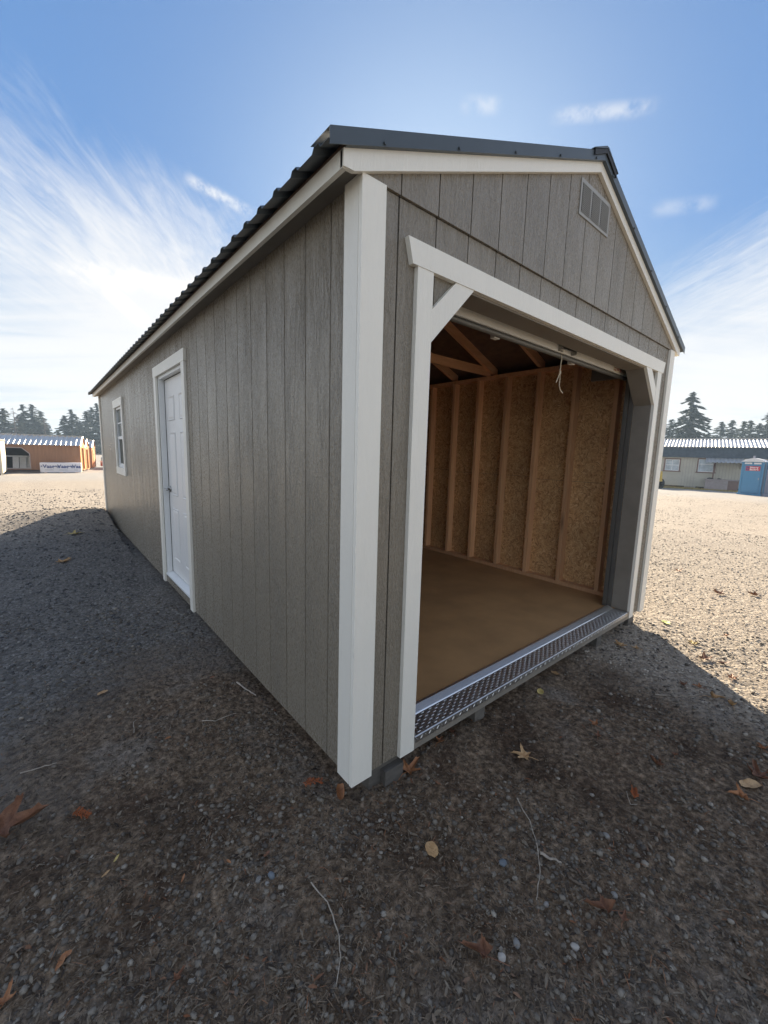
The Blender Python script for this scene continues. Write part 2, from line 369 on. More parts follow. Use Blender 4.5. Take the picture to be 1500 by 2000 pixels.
simple('ivory_wall', (0.66, 0.58, 0.42), 0.6, var=0.05, vscale=1.5)  # cream shed's sunlit side, sun put into the tone; also lumber ends
simple('slate_band', (0.060, 0.080, 0.098), 0.7, var=0.25, vscale=4)
simple('brown_trim', (0.22, 0.14, 0.115), 0.7, var=0.1)
simple('dark_inside', (0.045, 0.042, 0.04), 0.8)  # shade of insides put into the colour; plain dark parts share it
simple('white_wrap', (0.66, 0.67, 0.74), 0.5, var=0.03)
simple('ink_navy', (0.045, 0.075, 0.22), 0.6)
simple('ink_grey', (0.30, 0.32, 0.40), 0.6)
simple('white_board', (0.55, 0.56, 0.54), 0.6, var=0.06)
simple('toilet_blue', (0.07, 0.235, 0.40), 0.5, var=0.05, vscale=2)
simple('toilet_grey', (0.26, 0.27, 0.33), 0.5, var=0.08, vscale=2)
simple('toilet_roof', (0.68, 0.68, 0.68), 0.5)
simple('sign_red', (0.50, 0.035, 0.055), 0.5)
simple('sign_white', (0.80, 0.80, 0.80), 0.5)
simple('sign_purple', (0.10, 0.05, 0.18), 0.5)
simple('yellow_paint', (0.55, 0.36, 0.06), 0.45)
simple('red_paint', (0.40, 0.035, 0.03), 0.35)
simple('blue_paint', (0.045, 0.075, 0.12), 0.35)
simple('concrete', (0.36, 0.33, 0.29), 0.9, var=0.15)
simple('dusty_pink', (0.36, 0.30, 0.28), 0.8, var=0.1)
simple('sky_glass', (0.45, 0.52, 0.56), 0.08, var=0.25, vscale=2.5)
simple('dry_grass', (0.36, 0.27, 0.09), 0.9, var=0.4, vscale=5)

# ------------------------------------------------------------------ mesh helpers
class MB:
    def __init__(self): self.v = []; self.f = []
    def add(self, vs_, fs): b = len(self.v); self.v += [tuple(x) for x in vs_]; self.f += [tuple(i+b for i in q) for q in fs]; return self
    def box(self, x0, x1, y0, y1, z0, z1):
        return self.add([(x0,y0,z0),(x1,y0,z0),(x1,y1,z0),(x0,y1,z0),(x0,y0,z1),(x1,y0,z1),(x1,y1,z1),(x0,y1,z1)],
                        [(0,3,2,1),(4,5,6,7),(0,1,5,4),(1,2,6,5),(2,3,7,6),(3,0,4,7)])
    def prism(self, poly, axis, a, b):
        """poly: list of 2-D points in the plane across axis, extruded from a to b"""
        def P(p, h):
            return {'x': (h, p[0], p[1]), 'y': (p[0], h, p[1]), 'z': (p[0], p[1], h)}[axis]
        n = len(poly)
        vs_ = [P(p, a) for p in poly] + [P(p, b) for p in poly]
        fs = [tuple(range(n))[::-1], tuple(range(n, 2*n))] + [(i, (i+1) % n, n+(i+1) % n, n+i) for i in range(n)]
        return self.add(vs_, fs)
    def tube(self, pts, r, seg=6, taper=None):
        pts = [Vector(p) for p in pts]; rings = []
        for i, p in enumerate(pts):
            d = (pts[min(i+1, len(pts)-1)] - pts[max(i-1, 0)]).normalized()
            a = d.cross(Vector((0, 0, 1)) if abs(d.z) < 0.9 else Vector((1, 0, 0))).normalized(); b = d.cross(a)
            rr = r if taper is None else r + (taper-r)*i/(len(pts)-1)
            rings.append([p + (a*math.cos(2*math.pi*k/seg) + b*math.sin(2*math.pi*k/seg))*rr for k in range(seg)])
        vs_ = [q for ring in rings for q in ring]; n = len(rings)
        fs = [(i*seg+k, i*seg+(k+1) % seg, (i+1)*seg+(k+1) % seg, (i+1)*seg+k) for i in range(n-1) for k in range(seg)]
        fs += [tuple(range(seg))[::-1], tuple(range((n-1)*seg, n*seg))]
        return self.add(vs_, fs)
    def xf(self, M):
        self.v = [tuple(M @ Vector(p)) for p in self.v]; return self
    def mesh(self, name, material, smooth=False, fix=True):
        me = D.meshes.new(name); me.from_pydata(self.v, [], self.f)
        if fix:
            bm = bmesh.new(); bm.from_mesh(me); bmesh.ops.recalc_face_normals(bm, faces=bm.faces); bm.to_mesh(me); bm.free()
        me.materials.append(MATS[material])
        if smooth: me.polygons.foreach_set('use_smooth', [True]*len(me.polygons))
        return me
    def build(self, name, material, parent=None, loc=None, smooth=False, fix=True, kind=None):
        return link(name, self.mesh(name, material, smooth, fix), parent, loc, kind=kind)
def link(name, me, parent=None, loc=None, rot=None, kind=None):
    o = D.objects.new(name, me); COL.objects.link(o)
    if parent is not None: o.parent = parent
    if loc is not None: o.location = loc
    if rot is not None: o.rotation_euler = rot
    if kind: o['kind'] = kind
    return o
def thing(name, label, cat, loc=(0, 0, 0), rz=0.0, group=None):
    o = D.objects.new(name, None); COL.objects.link(o); o.location = loc; o.rotation_euler = (0, 0, rz)
    o.empty_display_size = 0.3
    return tag(o, label, cat, group)
def tag(o, label, cat, group=None):
    o['label'] = label; o['category'] = cat
    if group: o['group'] = group
    return o
def bx(name, m, parent, *b): return MB().box(*b).build(name, m, parent)
def np_mesh(name, V, F, material, smooth=False):
    """V (n,3), F (m,k) all polygons of k corners"""
    me = D.meshes.new(name); n, k = F.shape
    me.vertices.add(len(V)); me.vertices.foreach_set('co', np.asarray(V, np.float32).ravel())
    me.loops.add(n*k); me.loops.foreach_set('vertex_index', F.astype(np.int32).ravel())
    me.polygons.add(n); me.polygons.foreach_set('loop_start', np.arange(0, n*k, k, dtype=np.int32))
    if smooth: me.polygons.foreach_set('use_smooth', np.ones(n, dtype=bool))
    me.update(calc_edges=True); me.validate()
    me.materials.append(MATS[material])
    return me

# ------------------------------------------------------------------ ground
def vnoise(x, y, seed):
    xi = np.floor(x).astype(np.int64); yi = np.floor(y).astype(np.int64); fx = x-xi; fy = y-yi
    fx = fx*fx*(3-2*fx); fy = fy*fy*(3-2*fy)
    def h(a, b):
        n = (a*374761393 + b*668265263 + seed*1442695041) & 0xffffffff
        n = ((n ^ (n >> 13))*1274126177) & 0xffffffff
        return ((n ^ (n >> 16)) & 0xffff)/65535.0
    return (h(xi, yi)*(1-fx)+h(xi+1, yi)*fx)*(1-fy) + (h(xi, yi+1)*(1-fx)+h(xi+1, yi+1)*fx)*fy
def gmacro(x, y):
    r = np.hypot(x+0.9, y+1.3)
    z = np.interp(r, [0, 5, 9, 15, 27, 36, 42, 60, 5000], [-0.11, -0.11, -0.10, -0.22, -0.44, -0.62, -0.84, -0.95, -0.95])
    # low mound by the shed's far back corner, shaped to raise the shadow edge
    z = z + 0.24*np.exp(-(((x+0.75)/1.15)**2 + ((y-8.4)/1.8)**2)) + 0.10*np.exp(-((x/1.6)**2 + ((y-8.0)/2.2)**2))
    # shallow dip under the right corner
    z = z - 0.03*np.exp(-(((x-2.2)/1.4)**2 + ((y+0.2)/0.7)**2))
    return z
def gz(x, y):
    x = np.asarray(x, float); y = np.asarray(y, float); r = np.hypot(x+0.9, y+1.3)
    z = gmacro(x, y)
    z = z + 0.022*(vnoise(x*1.3, y*1.3, 1)-0.5)*np.clip(r/4, 0.5, 2.2)
    fade = np.clip(1.45 - r/3.4, 0.10, 1.0)*np.clip(30/r - 1.0, 0, 1)
    z = z + fade*(0.034*(vnoise(x*4, y*4, 2)-0.5) + 0.022*(vnoise(x*11, y*11, 3)-0.5) + 0.013*(vnoise(x*27, y*27, 4)-0.5))
    inside = (x > -0.05) & (x < 3.42) & (y > -0.05) & (y < 8.62)
    return np.where(inside, np.minimum(z, -0.09 + 0.09*np.clip((y-6.0)/2.5, 0, 1)), z)
def graded(a, b, step, far, n):
    core = np.arange(a, b+step/2, step)
    t = np.geomspace(step*1.2, far, n)
    return np.concatenate([(a - t)[::-1], core, b + t])
gx = graded(-2.2, 4.6, 0.026, 1600, 62); gy = graded(-1.5, 9.6, 0.028, 1600, 62)
X, Y = np.meshgrid(gx, gy); Z = gz(X, Y)
nx, ny = len(gx), len(gy)
idx = np.arange(nx*ny).reshape(ny, nx)
F = np.stack([idx[:-1, :-1], idx[:-1, 1:], idx[1:, 1:], idx[1:, :-1]], -1).reshape(-1, 4)
ground = link('ground', np_mesh('ground', np.stack([X, Y, Z], -1).reshape(-1, 3), F, 'gravel_ground', True), kind='structure')

def g1(x, y): return float(gz(np.array([x]), np.array([y]))[0])

# ------------------------------------------------------------------ the storage shed
L, Wd = 8.56, 3.365
shed = thing('storage_shed', 'long taupe wooden storage shed with cream trim and an open roll-up door', 'shed')
ZW = 2.36                                     # wall top
GAP = 0.006
# side wall with entry door and window
DY0, DY1, DZ0, DZ1 = 2.435, 3.40, 0.085, 2.09
WY0, WY1, WZ0, WZ1 = 5.775, 6.49, 1.075, 1.985
def wall_boxes(mb, x0, x1):
    mb.box(x0, x1, 0.09, DY0, 0, ZW); mb.box(x0, x1, DY0, DY1, DZ1, ZW); mb.box(x0, x1, DY0, DY1, 0, 0.06)
    mb.box(x0, x1, DY1, WY0, 0, ZW); mb.box(x0, x1, WY0, WY1, 0, WZ0); mb.box(x0, x1, WY0, WY1, WZ1, ZW); mb.box(x0, x1, WY1, L-0.09, 0, ZW)
mb = MB(); wall_boxes(mb, 0.0085, 0.10); mb.box(0.0085, 0.10, 0.0085, 0.09, 0, ZW); mb.box(0.0085, 0.10, L-0.09, L-0.0085, 0, ZW)
side_wall = mb.build('side_wall', 'groove_dark', shed)
cache = {}
def siding(parent, axis, a, b, z0, z1, plane, t=0.0085, sgn=1):
    """one upright board between grooves; the mesh is shared by boards of the same size"""
    key = (axis, round(b-a, 4), round(z1-z0, 4), sgn)
    if key not in cache:
        w, h, e = b-a, z1-z0, 0.002
        m_ = MB()
        prof = [(0, 0 if sgn > 0 else 0), (w, 0), (w, t*0.6), (w-e, t), (e, t), (0, t*0.6)]
        if axis == 'y':    # board runs along y, faces -x (sgn>0) or +x
            m_.prism([((-d if sgn > 0 else d), s) for s, d in prof], 'z', 0, h)
        else:              # along x, faces -y or +y
            m_.prism([(s, (-d if sgn > 0 else d)) for s, d in prof], 'z', 0, h)
        cache[key] = m_.mesh('siding_board', 'taupe_siding')
    loc = (plane, a, z0) if axis == 'y' else (a, plane, z0)
    return link('siding_board', cache[key], parent, loc)
def board_edges(start, end, first, step=0.2032):
    e = [start]; g = first
    while g < end-0.02:
        if g > start+0.02: e.append(g)
        g += step
    e.append(end); return e
eb = board_edges(0.0, L, 0.2094)
for a, b in zip(eb[:-1], eb[1:]):
    segs = [(a, b)]
    cuts = sorted({a, b, *[c for c in (DY0, DY1, WY0, WY1) if a+0.004 < c < b-0.004]})
    for s, e in zip(cuts[:-1], cuts[1:]):
        s2 = s + (GAP/2 if s == a else 0); e2 = e - (GAP/2 if e == b else 0); mid = (s+e)/2
        if DY0 < mid < DY1: spans = [(0.0, 0.058), (DZ1, ZW)]
        elif WY0 < mid < WY1: spans = [(0, WZ0), (WZ1, ZW)]
        else: spans = [(0, ZW)]
        for z0, z1 in spans: siding(side_wall, 'y', s2, e2, z0, z1, 0.0085)
# far side wall: siding outside, studs and OSB inside
far_wall = MB().box(Wd-0.022, Wd-0.0085, 0.0085, L-0.0085, 0, ZW).build('side_wall', 'groove_dark', shed)
for a, b in zip(eb[:-1], eb[1:]): siding(far_wall, 'y', a+GAP/2, b-GAP/2, 0, ZW, Wd-0.0085, sgn=-1)
FZ = 0.062
XI = Wd - 0.0225                                # inner face of the OSB
for k, (y0, y1) in enumerate([(0.10, 1.205), (1.208, 2.425), (2.428, 3.645), (3.648, 4.865), (4.868, 6.085), (6.088, 7.305), (7.308, L-0.1)]):
    for z0, z1 in ((FZ+0.002, 1.168+0.02*((k*7) % 3)), (1.171+0.02*((k*7) % 3), ZW-0.02)):
        bx('osb_panel', 'osb_board', far_wall, XI-0.011, XI, y0, y1, z0, z1)
stud_me = MB().box(-0.089, -0.0005, -0.019, 0.019, FZ+0.040, 2.315).mesh('stud', 'stud_wood')
ys = [0.13, 0.372, 0.775, 1.175, 1.575, 1.975, 2.36, 2.76] + [2.76+0.4064*i for i in range(1, 15)]
for y in ys:
    if y < L-0.12: link('stud', stud_me, far_wall, (XI-0.0115, y, 0))
bx('sole_plate', 'stud_wood', far_wall, XI-0.1005, XI-0.0115, 0.105, L-0.1, FZ, FZ+0.039)
bx('top_plate', 'beam_wood', far_wall, XI-0.1005, XI-0.0115, 0.105, L-0.1, 2.316, 2.354)
# inner lining of the near side wall
mb = MB(); wall_boxes(mb, 0.1005, 0.111); mb.build('wall_lining', 'osb_board', shed)
# back wall
back_wall = MB().box(0.0085, Wd-0.0085, L-0.095, L-0.0088, 0, ZW).build('back_wall', 'osb_board', shed)
xb = board_edges(0.0, Wd, 0.1669)
for a, b in zip(xb[:-1], xb[1:]): siding(back_wall, 'x', a+GAP/2, b-GAP/2, 0, ZW, L-0.0085, sgn=-1)
# front wall: opening with cut corners
OX0, OX1, OZ = 0.345, 3.02, 2.135
CH = 0.262
def zopen(x):
    if x <= OX0 or x >= OX1: return None
    return OZ - max(0.0, CH - (x-OX0), CH - (OX1-x))*1.03
def front_piece(mb, a, b, y0, y1, top):
    bp = [a] + [c for c in (OX0, OX0+CH, OX1-CH, OX1) if a+1e-4 < c < b-1e-4] + [b]
    for s, e in zip(bp[:-1], bp[1:]):
        m_ = (s+e)/2
        if m_ < OX0 or m_ > OX1: mb.prism([(s, 0), (e, 0), (e, top), (s, top)], 'y', y0, y1)
        else:
            zs = zopen(s+1e-6) if zopen(s+1e-6) else OZ; ze = zopen(e-1e-6) if zopen(e-1e-6) else OZ
            mb.prism([(s, zs), (e, ze), (e, top), (s, top)], 'y', y0, y1)
mb = MB(); front_piece(mb, 0.0085, Wd-0.0085, 0.0086, 0.098, ZW)
front_wall = mb.build('front_wall', 'groove_dark', shed)
for a, b in zip(xb[:-1], xb[1:]):
    s, e = a+GAP/2, b-GAP/2
    if e < OX0 or s > OX1: siding(front_wall, 'x', s, e, 0, ZW-0.006, 0.0085); continue
    mb = MB(); front_piece(mb, s, e, 0.0, 0.0085, ZW-0.006); mb.build('siding_board', 'taupe_siding', front_wall)
# gable: boards stand a little proud, with a dark lap line under them
RZ0, RS, RX = 2.387, 0.405, -0.107                # rake underside: z = RZ0 + RS*(x-RX)
XM = Wd/2
def zr(x): return RZ0 + RS*((x if x < XM else Wd-x)-RX)
gable = MB().prism([(0.0, 2.362), (Wd, 2.362), (Wd, zr(Wd)-0.003), (XM, zr(XM)-0.003), (0.0, zr(0)-0.003)], 'y', 0.002, 0.09).build('gable_wall', 'groove_dark', shed)
for a, b in zip(xb[:-1], xb[1:]):
    s, e = a+GAP/2, b-GAP/2
    poly = [(s, 2.357), (e, 2.357), (e, zr(e)-0.006)] + ([(XM, zr(XM)-0.006)] if s < XM < e else []) + [(s, zr(s)-0.006)]
    MB().prism(poly, 'y', -0.0105, 0.0015).build('siding_board', 'taupe_siding', gable)
MB().prism([(0.0, 2.362), (Wd, 2.362), (Wd, zr(Wd)-0.003), (XM, zr(XM)-0.003), (0.0, zr(0)-0.003)], 'y', L-0.09, L-0.001).build('gable_wall', 'taupe_siding', shed)

# floor, rim, skids
bx('floor', 'brown_floor', shed, 0.112, XI-0.012, 0.099, L-0.096, FZ-0.03, FZ)
bx('rim_board', 'taupe_smooth', shed, OX0+0.001, OX1-0.001, -0.0195, 0.098, -0.003, FZ-0.004)
for x in (0.92, 2.52):
    bx('skid', 'block_wood', shed, x-0.045, x+0.045, 0.02, L-0.05, -0.135, -0.003)

# corner trims: two boards each
def corner(xs, ys_, sx, sy):
    t = D.objects.new('corner_trim', None); COL.objects.link(t); t.parent = shed
    T, w = 0.02, 0.088
    x0, x1 = sorted((xs - sx*0.001, xs - sx*(T))) ; 
    # board on the side wall (faces x)
    xa, xb_ = sorted((xs + sx*0.001, xs + sx*T)); ya, yb = sorted((ys_ - sy*0.001 + sy*0.0, ys_ - sy*w))
    bx('corner_board', 'cream_trim', t, xa, xb_, ya, yb, -0.002, 2.358)
    # board on the end wall (faces y), laps the other
    xa, xb_ = sorted((xs + sx*T, xs - sx*w)); ya, yb = sorted((ys_ + sy*0.001, ys_ + sy*T))
    bx('corner_board', 'cream_trim', t, xa, xb_, ya, yb, -0.004, 2.354)
corner(0, 0, -1, -1); corner(Wd, 0, 1, -1); corner(0, L, -1, 1); corner(Wd, L, 1, 1)

# garage opening surround
sur = D.objects.new('door_surround', None); COL.objects.link(sur); sur.parent = shed
bx('post', 'cream_trim', sur, 0.256, OX0, -0.0215, -0.0005, -0.003, 2.1345)
bx('post', 'cream_trim', sur, OX1, 3.109, -0.0215, -0.0005, -0.003, 2.1345)
MB().prism([(0.226, 2.135), (3.139, 2.135), (3.166, 2.226), (0.199, 2.226)], 'y', -0.024, -0.0005).build('header', 'cream_trim', sur)
MB().prism([(OX0+0.0005, 1.995), (OX0+0.0005, 1.865), (0.607, 2.1345), (0.485, 2.1345)], 'y', -0.0205, -0.0005).build('brace', 'cream_trim', sur)
MB().prism([(OX1-0.0005, 1.995), (OX1-0.0005, 1.865), (2.758, 2.1345), (2.880, 2.1345)], 'y', -0.0205, -0.0005).build('brace', 'cream_trim', sur)
JD = 0.13; jt = 0.010
bx('jamb', 'taupe_smooth', sur, OX0, OX0+jt, 0.0, JD, FZ, OZ-CH*1.03)
bx('jamb', 'taupe_smooth', sur, OX1-jt, OX1, 0.0, JD, FZ, OZ-CH*1.03)
bx('jamb', 'taupe_smooth', sur, OX0+CH, OX1-CH, 0.0, JD, OZ-jt, OZ)
zc = OZ-CH*1.03
MB().prism([(OX0, zc), (OX0+jt, zc), (OX0+CH, OZ-jt), (OX0+CH, OZ)], 'y', 0.0, JD).build('jamb', 'taupe_smooth', sur)
MB().prism([(OX1, zc), (OX1-jt, zc), (OX1-CH, OZ-jt), (OX1-CH, OZ)], 'y', 0.0, JD).build('jamb', 'taupe_smooth', sur)

# roll-up door, raised
rud = D.objects.new('roll_up_door', None); COL.objects.link(rud); rud.parent = shed
BZ0, BZ1, BY = 2.108, 2.166, 0.185
MB().box(0.39, 2.965, BY, BY+0.03, BZ0, BZ1).box(0.39, 2.965, BY-0.004, BY, BZ1-0.012, BZ1-0.004).build('bottom_bar', 'white_bar', rud)
MB().tube([(0.39, BY+0.018, 2.094), (2.965, BY+0.018, 2.094)], 0.0165, 10).build('bottom_seal', 'dark_rail', rud, smooth=False)
MB().tube([(0.36, 0.40, 2.36), (3.0, 0.40, 2.36)], 0.165, 28).build('curtain_roll', 'white_bar', rud)
MB().box(0.39, 2.965, BY+0.004, BY+0.010, BZ1, 2.31).build('curtain', 'white_bar', rud)
for x in (OX0, OX1-0.055):
    MB().box(x+(0.010 if x < 1 else 0.024), x+(0.031 if x < 1 else 0.045), 0.1315, 0.162, FZ+0.002, 2.10).box(x+0.016, x+0.041, 0.166, 0.20, FZ+0.002, 2.10).build('guide_rail', 'dark_rail', rud)
    bx('bearing_bracket', 'dark_rail', rud, x+0.012, x+0.05, 0.205, 0.50, 2.11, 2.45)
h = MB().box(1.765, 1.80, BY-0.018, BY-0.0005, 2.112, 2.162).box(1.80, 1.955, BY-0.034, BY-0.016, 2.124, 2.148).box(1.94, 1.956, BY-0.034, BY-0.0005, 2.112, 2.148).tube([(1.787, BY-0.03, 2.138), (1.787, BY-0.0005, 2.138)], 0.017, 10)
h.build('handle', 'steel_nickel', rud)
stk = bx('sticker', 'sticker_paper', rud, 2.66, 2.905, BY-0.0012, BY-0.0002, 2.113, 2.150)
mb = MB()
for i in range(4): mb.box(2.675+0.052*i, 2.675+0.052*i+0.036, BY-0.0022, BY-0.0013, 2.121+0.006*(i % 2), 2.130+0.008*(i % 3))
mb.box(2.675, 2.80, BY-0.0022, BY-0.0013, 2.142, 2.146); mb.build('print', 'sticker_red', stk)
rp = []
for i in range(9):
    z = 2.095 - 0.115*i/8; rp.append((1.815 + 0.006*math.sin(i*1.3), BY+0.0+0.004*math.cos(i), z))
mb = MB().tube(rp, 0.0042, 6)
e = Vector(rp[-1])
mb.tube([e+Vector((0, 0, 0.012)), e+Vector((0.004, 0, -0.008))], 0.0085, 6)
mb.tube([e, e+Vector((-0.018, 0, -0.035)), e+Vector((-0.040, 0, -0.072))], 0.0036, 6)
mb.tube([e, e+Vector((0.008, 0, -0.04)), e+Vector((0.006, 0, -0.085)), e+Vector((0.03, 0, -0.115)), e+Vector((0.062, 0, -0.128))], 0.0036, 6)
mb.build('pull_rope', 'rope_fibre', rud)
for x in (1.10, 2.02): bx('stop_clip', 'white_bar', rud, x, x+0.05, BY+0.031, BY+0.06, 2.075, 2.10)

# diamond-plate threshold with raised treads
PX0, PX1 = 0.347, 2.955
prof = [(-0.0262, FZ-0.026), (-0.0262, FZ+0.003), (-0.0215, FZ+0.0065), (0.172, FZ+0.0065), (0.172, FZ+0.001), (-0.0205, FZ+0.001), (-0.0225, FZ-0.026)]
thr = MB().prism(prof, 'x', PX0, PX1).build('threshold_plate', 'diamond_plate', shed)
def lozenge(mb, c, u, n, la, wa, ha):
    c, u, n = Vector(c), Vector(u).normalized(), Vector(n).normalized(); w = n.cross(u)
    vs_ = [c-u*la, c-w*wa, c+u*la, c+w*wa, c-u*la*0.5+n*ha, c+u*la*0.5+n*ha]
    mb.add(vs_, [(0, 1, 5, 4), (1, 2, 5), (2, 3, 4, 5), (3, 0, 4)])
MB().prism([(0.094, FZ+0.0067), (0.099, FZ+0.011), (0.136, FZ+0.026), (0.146, FZ+0.026), (0.150, FZ+0.0067)], 'x', PX0, PX1).build('stop_strip', 'tread_metal', thr)  # hump of the plate, its sky reflection put into a paler metal
mb = MB(); P, Q = 0.029, 0.0155
for j in range(7):
    for i in range(int((PX1-PX0)/P)):
        x, y = PX0+0.014+i*P, -0.0085 + j*Q
        lozenge(mb, (x, y, FZ+0.0066), (1, 0, 0) if (i+j) % 2 else (0, 1, 0), (0, 0, 1), 0.0135 if (i+j) % 2 else 0.0098, 0.0019, 0.0020)
for i in range(int((PX1-PX0)/P)):
    x = PX0+0.014+i*P
    lozenge(mb, (x, 0.154, FZ+0.0066), (1, 0, 0) if i % 2 else (0, 1, 0), (0, 0, 1), 0.0115, 0.0026, 0.0021)
    lozenge(mb, (x, -0.0263, FZ-0.011), (1, 0, 1) if i % 2 else (1, 0, -1), (0, -1, 0), 0.0115, 0.0026, 0.002)
mb.build('tread_pattern', 'tread_metal', thr, fix=False, kind='stuff')

# entry door
DX = 0.055
door = MB().box(DX, DX+0.04, DY0+0.035, DY1-0.035, 0.115, DZ1-0.03).build('entry_door', 'white_door', shed)
dw = DY1-DY0-0.07; y00 = DY0+0.035
def raised(y0, y1, z0, z1):
    a, b, c = 0.0, 0.018, 0.034
    def rect(i, x): return [(x, y0+i, z0+i), (x, y1-i, z0+i), (x, y1-i, z1-i), (x, y0+i, z1-i)]
    vs_ = rect(a, DX-0.001) + rect(0.007, DX-0.007) + rect(b, DX-0.0015) + rect(c, DX-0.006)
    fs = [(r*4+i, r*4+(i+1) % 4, r*4+4+(i+1) % 4, r*4+4+i) for r in range(3) for i in range(4)] + [(12, 13, 14, 15), (3, 2, 1, 0)]
    MB().add(vs_, fs).build('raised_panel', 'white_door', door)
for col in (0, 1):
    ya = y00 + 0.115 + col*(dw/2 - 0.02); yb_ = ya + dw/2 - 0.21
    for z0, z1 in ((1.66, 1.89), (0.93, 1.55), (0.27, 0.80)): raised(ya, yb_, z0, z1)
mb = MB().tube([(DX-0.012, DY1-0.095, 0.985), (DX-0.0005, DY1-0.095, 0.985)], 0.033, 16).tube([(DX-0.05, DY1-0.095, 0.985), (DX-0.010, DY1-0.095, 0.985)], 0.011, 10)
mb.tube([(DX-0.05, DY1-0.085, 0.985), (DX-0.055, DY1-0.14, 0.985), (DX-0.05, DY1-0.20, 0.982)], 0.0095, 8, 0.007)
mb.build('door_handle', 'steel_nickel', door, smooth=True)
fr = D.objects.new('door_frame', None); COL.objects.link(fr); fr.parent = shed
bx('door_jamb', 'white_vinyl', fr, 0.004, 0.10, DY0, DY0+0.032, 0.09, DZ1); bx('door_jamb', 'white_vinyl', fr, 0.004, 0.10, DY1-0.032, DY1, 0.09, DZ1)
bx('head_jamb', 'white_vinyl', fr, 0.004, 0.10, DY0+0.032, DY1-0.032, DZ1-0.028, DZ1)
bx('weather_seal', 'rubber_black', fr, DX-0.004, DX+0.006, DY1-0.036, DY1-0.0322, 0.11, DZ1-0.03)
bx('weather_seal', 'rubber_black', fr, DX-0.004, DX+0.006, DY0+0.036, DY1-0.036, DZ1-0.0335, DZ1-0.0285)
MB().prism([(-0.006, 0.075), (0.10, 0.085), (0.10, 0.105), (DX, 0.105), (-0.006, 0.089)], 'y', DY0+0.001, DY1-0.001).build('door_sill', 'white_vinyl', fr)
bx('trim_board', 'cream_trim', fr, -0.0195, -0.0005, 2.345, 2.434, -0.004, 2.0895); bx('trim_board', 'cream_trim', fr, -0.0195, -0.0005, 3.401, 3.4865, -0.004, 2.0895)
MB().prism([(2.335, 2.09), (3.496, 2.09), (3.503, 2.183), (2.328, 2.183)], 'x', -0.0215, -0.0005).build('trim_board', 'cream_trim', fr)
# window
win = MB().box(0.006, 0.06, WY0, WY0+0.03, WZ0, WZ1).box(0.006, 0.06, WY1-0.03, WY1, WZ0, WZ1).box(0.006, 0.06, WY0+0.03, WY1-0.03, WZ0, WZ0+0.03).box(0.006, 0.06, WY0+0.03, WY1-0.03, WZ1-0.03, WZ1).build('window', 'white_vinyl', shed)
zm = (WZ0+WZ1)/2 + 0.0
bx('sash_rail', 'white_vinyl', win, 0.012, 0.045, WY0+0.03, WY1-0.03, zm-0.022, zm+0.022)
bx('sash_rail', 'white_vinyl', win, 0.020, 0.045, WY0+0.03, WY1-0.03, WZ0+0.03, WZ0+0.06)
for y in (WY0+0.03, WY1-0.055): bx('sash_stile', 'white_vinyl', win, 0.018, 0.045, y, y+0.025, WZ0+0.06, zm-0.022)
ym = (WY0+WY1)/2; zq = (zm+0.022+WZ1-0.03)/2
bx('muntin', 'white_vinyl', win, 0.020, 0.032, ym-0.008, ym+0.008, zm+0.022, WZ1-0.03)
bx('muntin', 'white_vinyl', win, 0.0195, 0.0325, WY0+0.03, WY1-0.03, zq-0.008, zq+0.008)
for (a, b) in ((WY0+0.03, ym-0.008), (ym+0.008, WY1-0.03)):
    for (c, d) in ((zm+0.022, zq-0.008), (zq+0.008, WZ1-0.03)): bx('pane', 'window_glass', win, 0.026, 0.029, a, b, c, d)
bx('pane', 'window_glass', win, 0.034, 0.037, WY0+0.055, WY1-0.055, WZ0+0.06, zm-0.022)
bx('insect_screen', 'screen_mesh', win, 0.0275, 0.0285, WY0+0.055, WY1-0.055, WZ0+0.06, zm-0.022)
bx('trim_board', 'cream_trim', win, -0.0195, -0.0005, 5.69, WY0-0.0005, WZ0, WZ1); bx('trim_board', 'cream_trim', win, -0.0195, -0.0005, WY1+0.0005, 6.575, WZ0, WZ1)
bx('trim_board', 'cream_trim', win, -0.0215, -0.0005, 5.675, 6.59, WZ1+0.0005, 2.10); bx('trim_board', 'cream_trim', win, -0.0215, -0.0005, 5.675, 6.59, 0.972, WZ0-0.0005)
# gable vent
VX0, VX1, VZ0, VZ1 = 1.495, 1.878, 2.775, 2.962
vy = -0.0115
mb = MB().box(VX0, VX1, vy-0.004, vy, VZ0, VZ0+0.018).box(VX0, VX1, vy-0.004, vy, VZ1-0.018, VZ1).box(VX0, VX0+0.018, vy-0.004, vy, VZ0+0.018, VZ1-0.018).box(VX1-0.018, VX1, vy-0.004, vy, VZ0+0.018, VZ1-0.018)
c3 = (VX1-VX0-0.036+0.016)/3
for k in (1, 2): mb.box(VX0+0.018+k*c3-0.016, VX0+0.018+k*c3, vy-0.0042, vy, VZ0+0.018, VZ1-0.018)
vent = mb.build('gable_vent', 'vent_grey', shed)
bx('vent_opening', 'rubber_black', vent, VX0+0.01, VX1-0.01, vy-0.0009, vy-0.0003, VZ0+0.01, VZ1-0.01)  # black sheet behind the louvers, darkness of the hole put into its colour
nl = 15; pz = (VZ1-VZ0-0.036)/nl
lv = MB().prism([(-0.0006, pz*0.35), (-0.0075, 0.0), (-0.0082, pz*0.36), (-0.0006, pz*0.60)], 'x', 0, c3-0.016).mesh('louver', 'vent_grey')
for k in range(3):
    for i in range(nl): link('louver', lv, vent, (VX0+0.018+k*c3, vy, VZ0+0.018+i*pz+0.001))

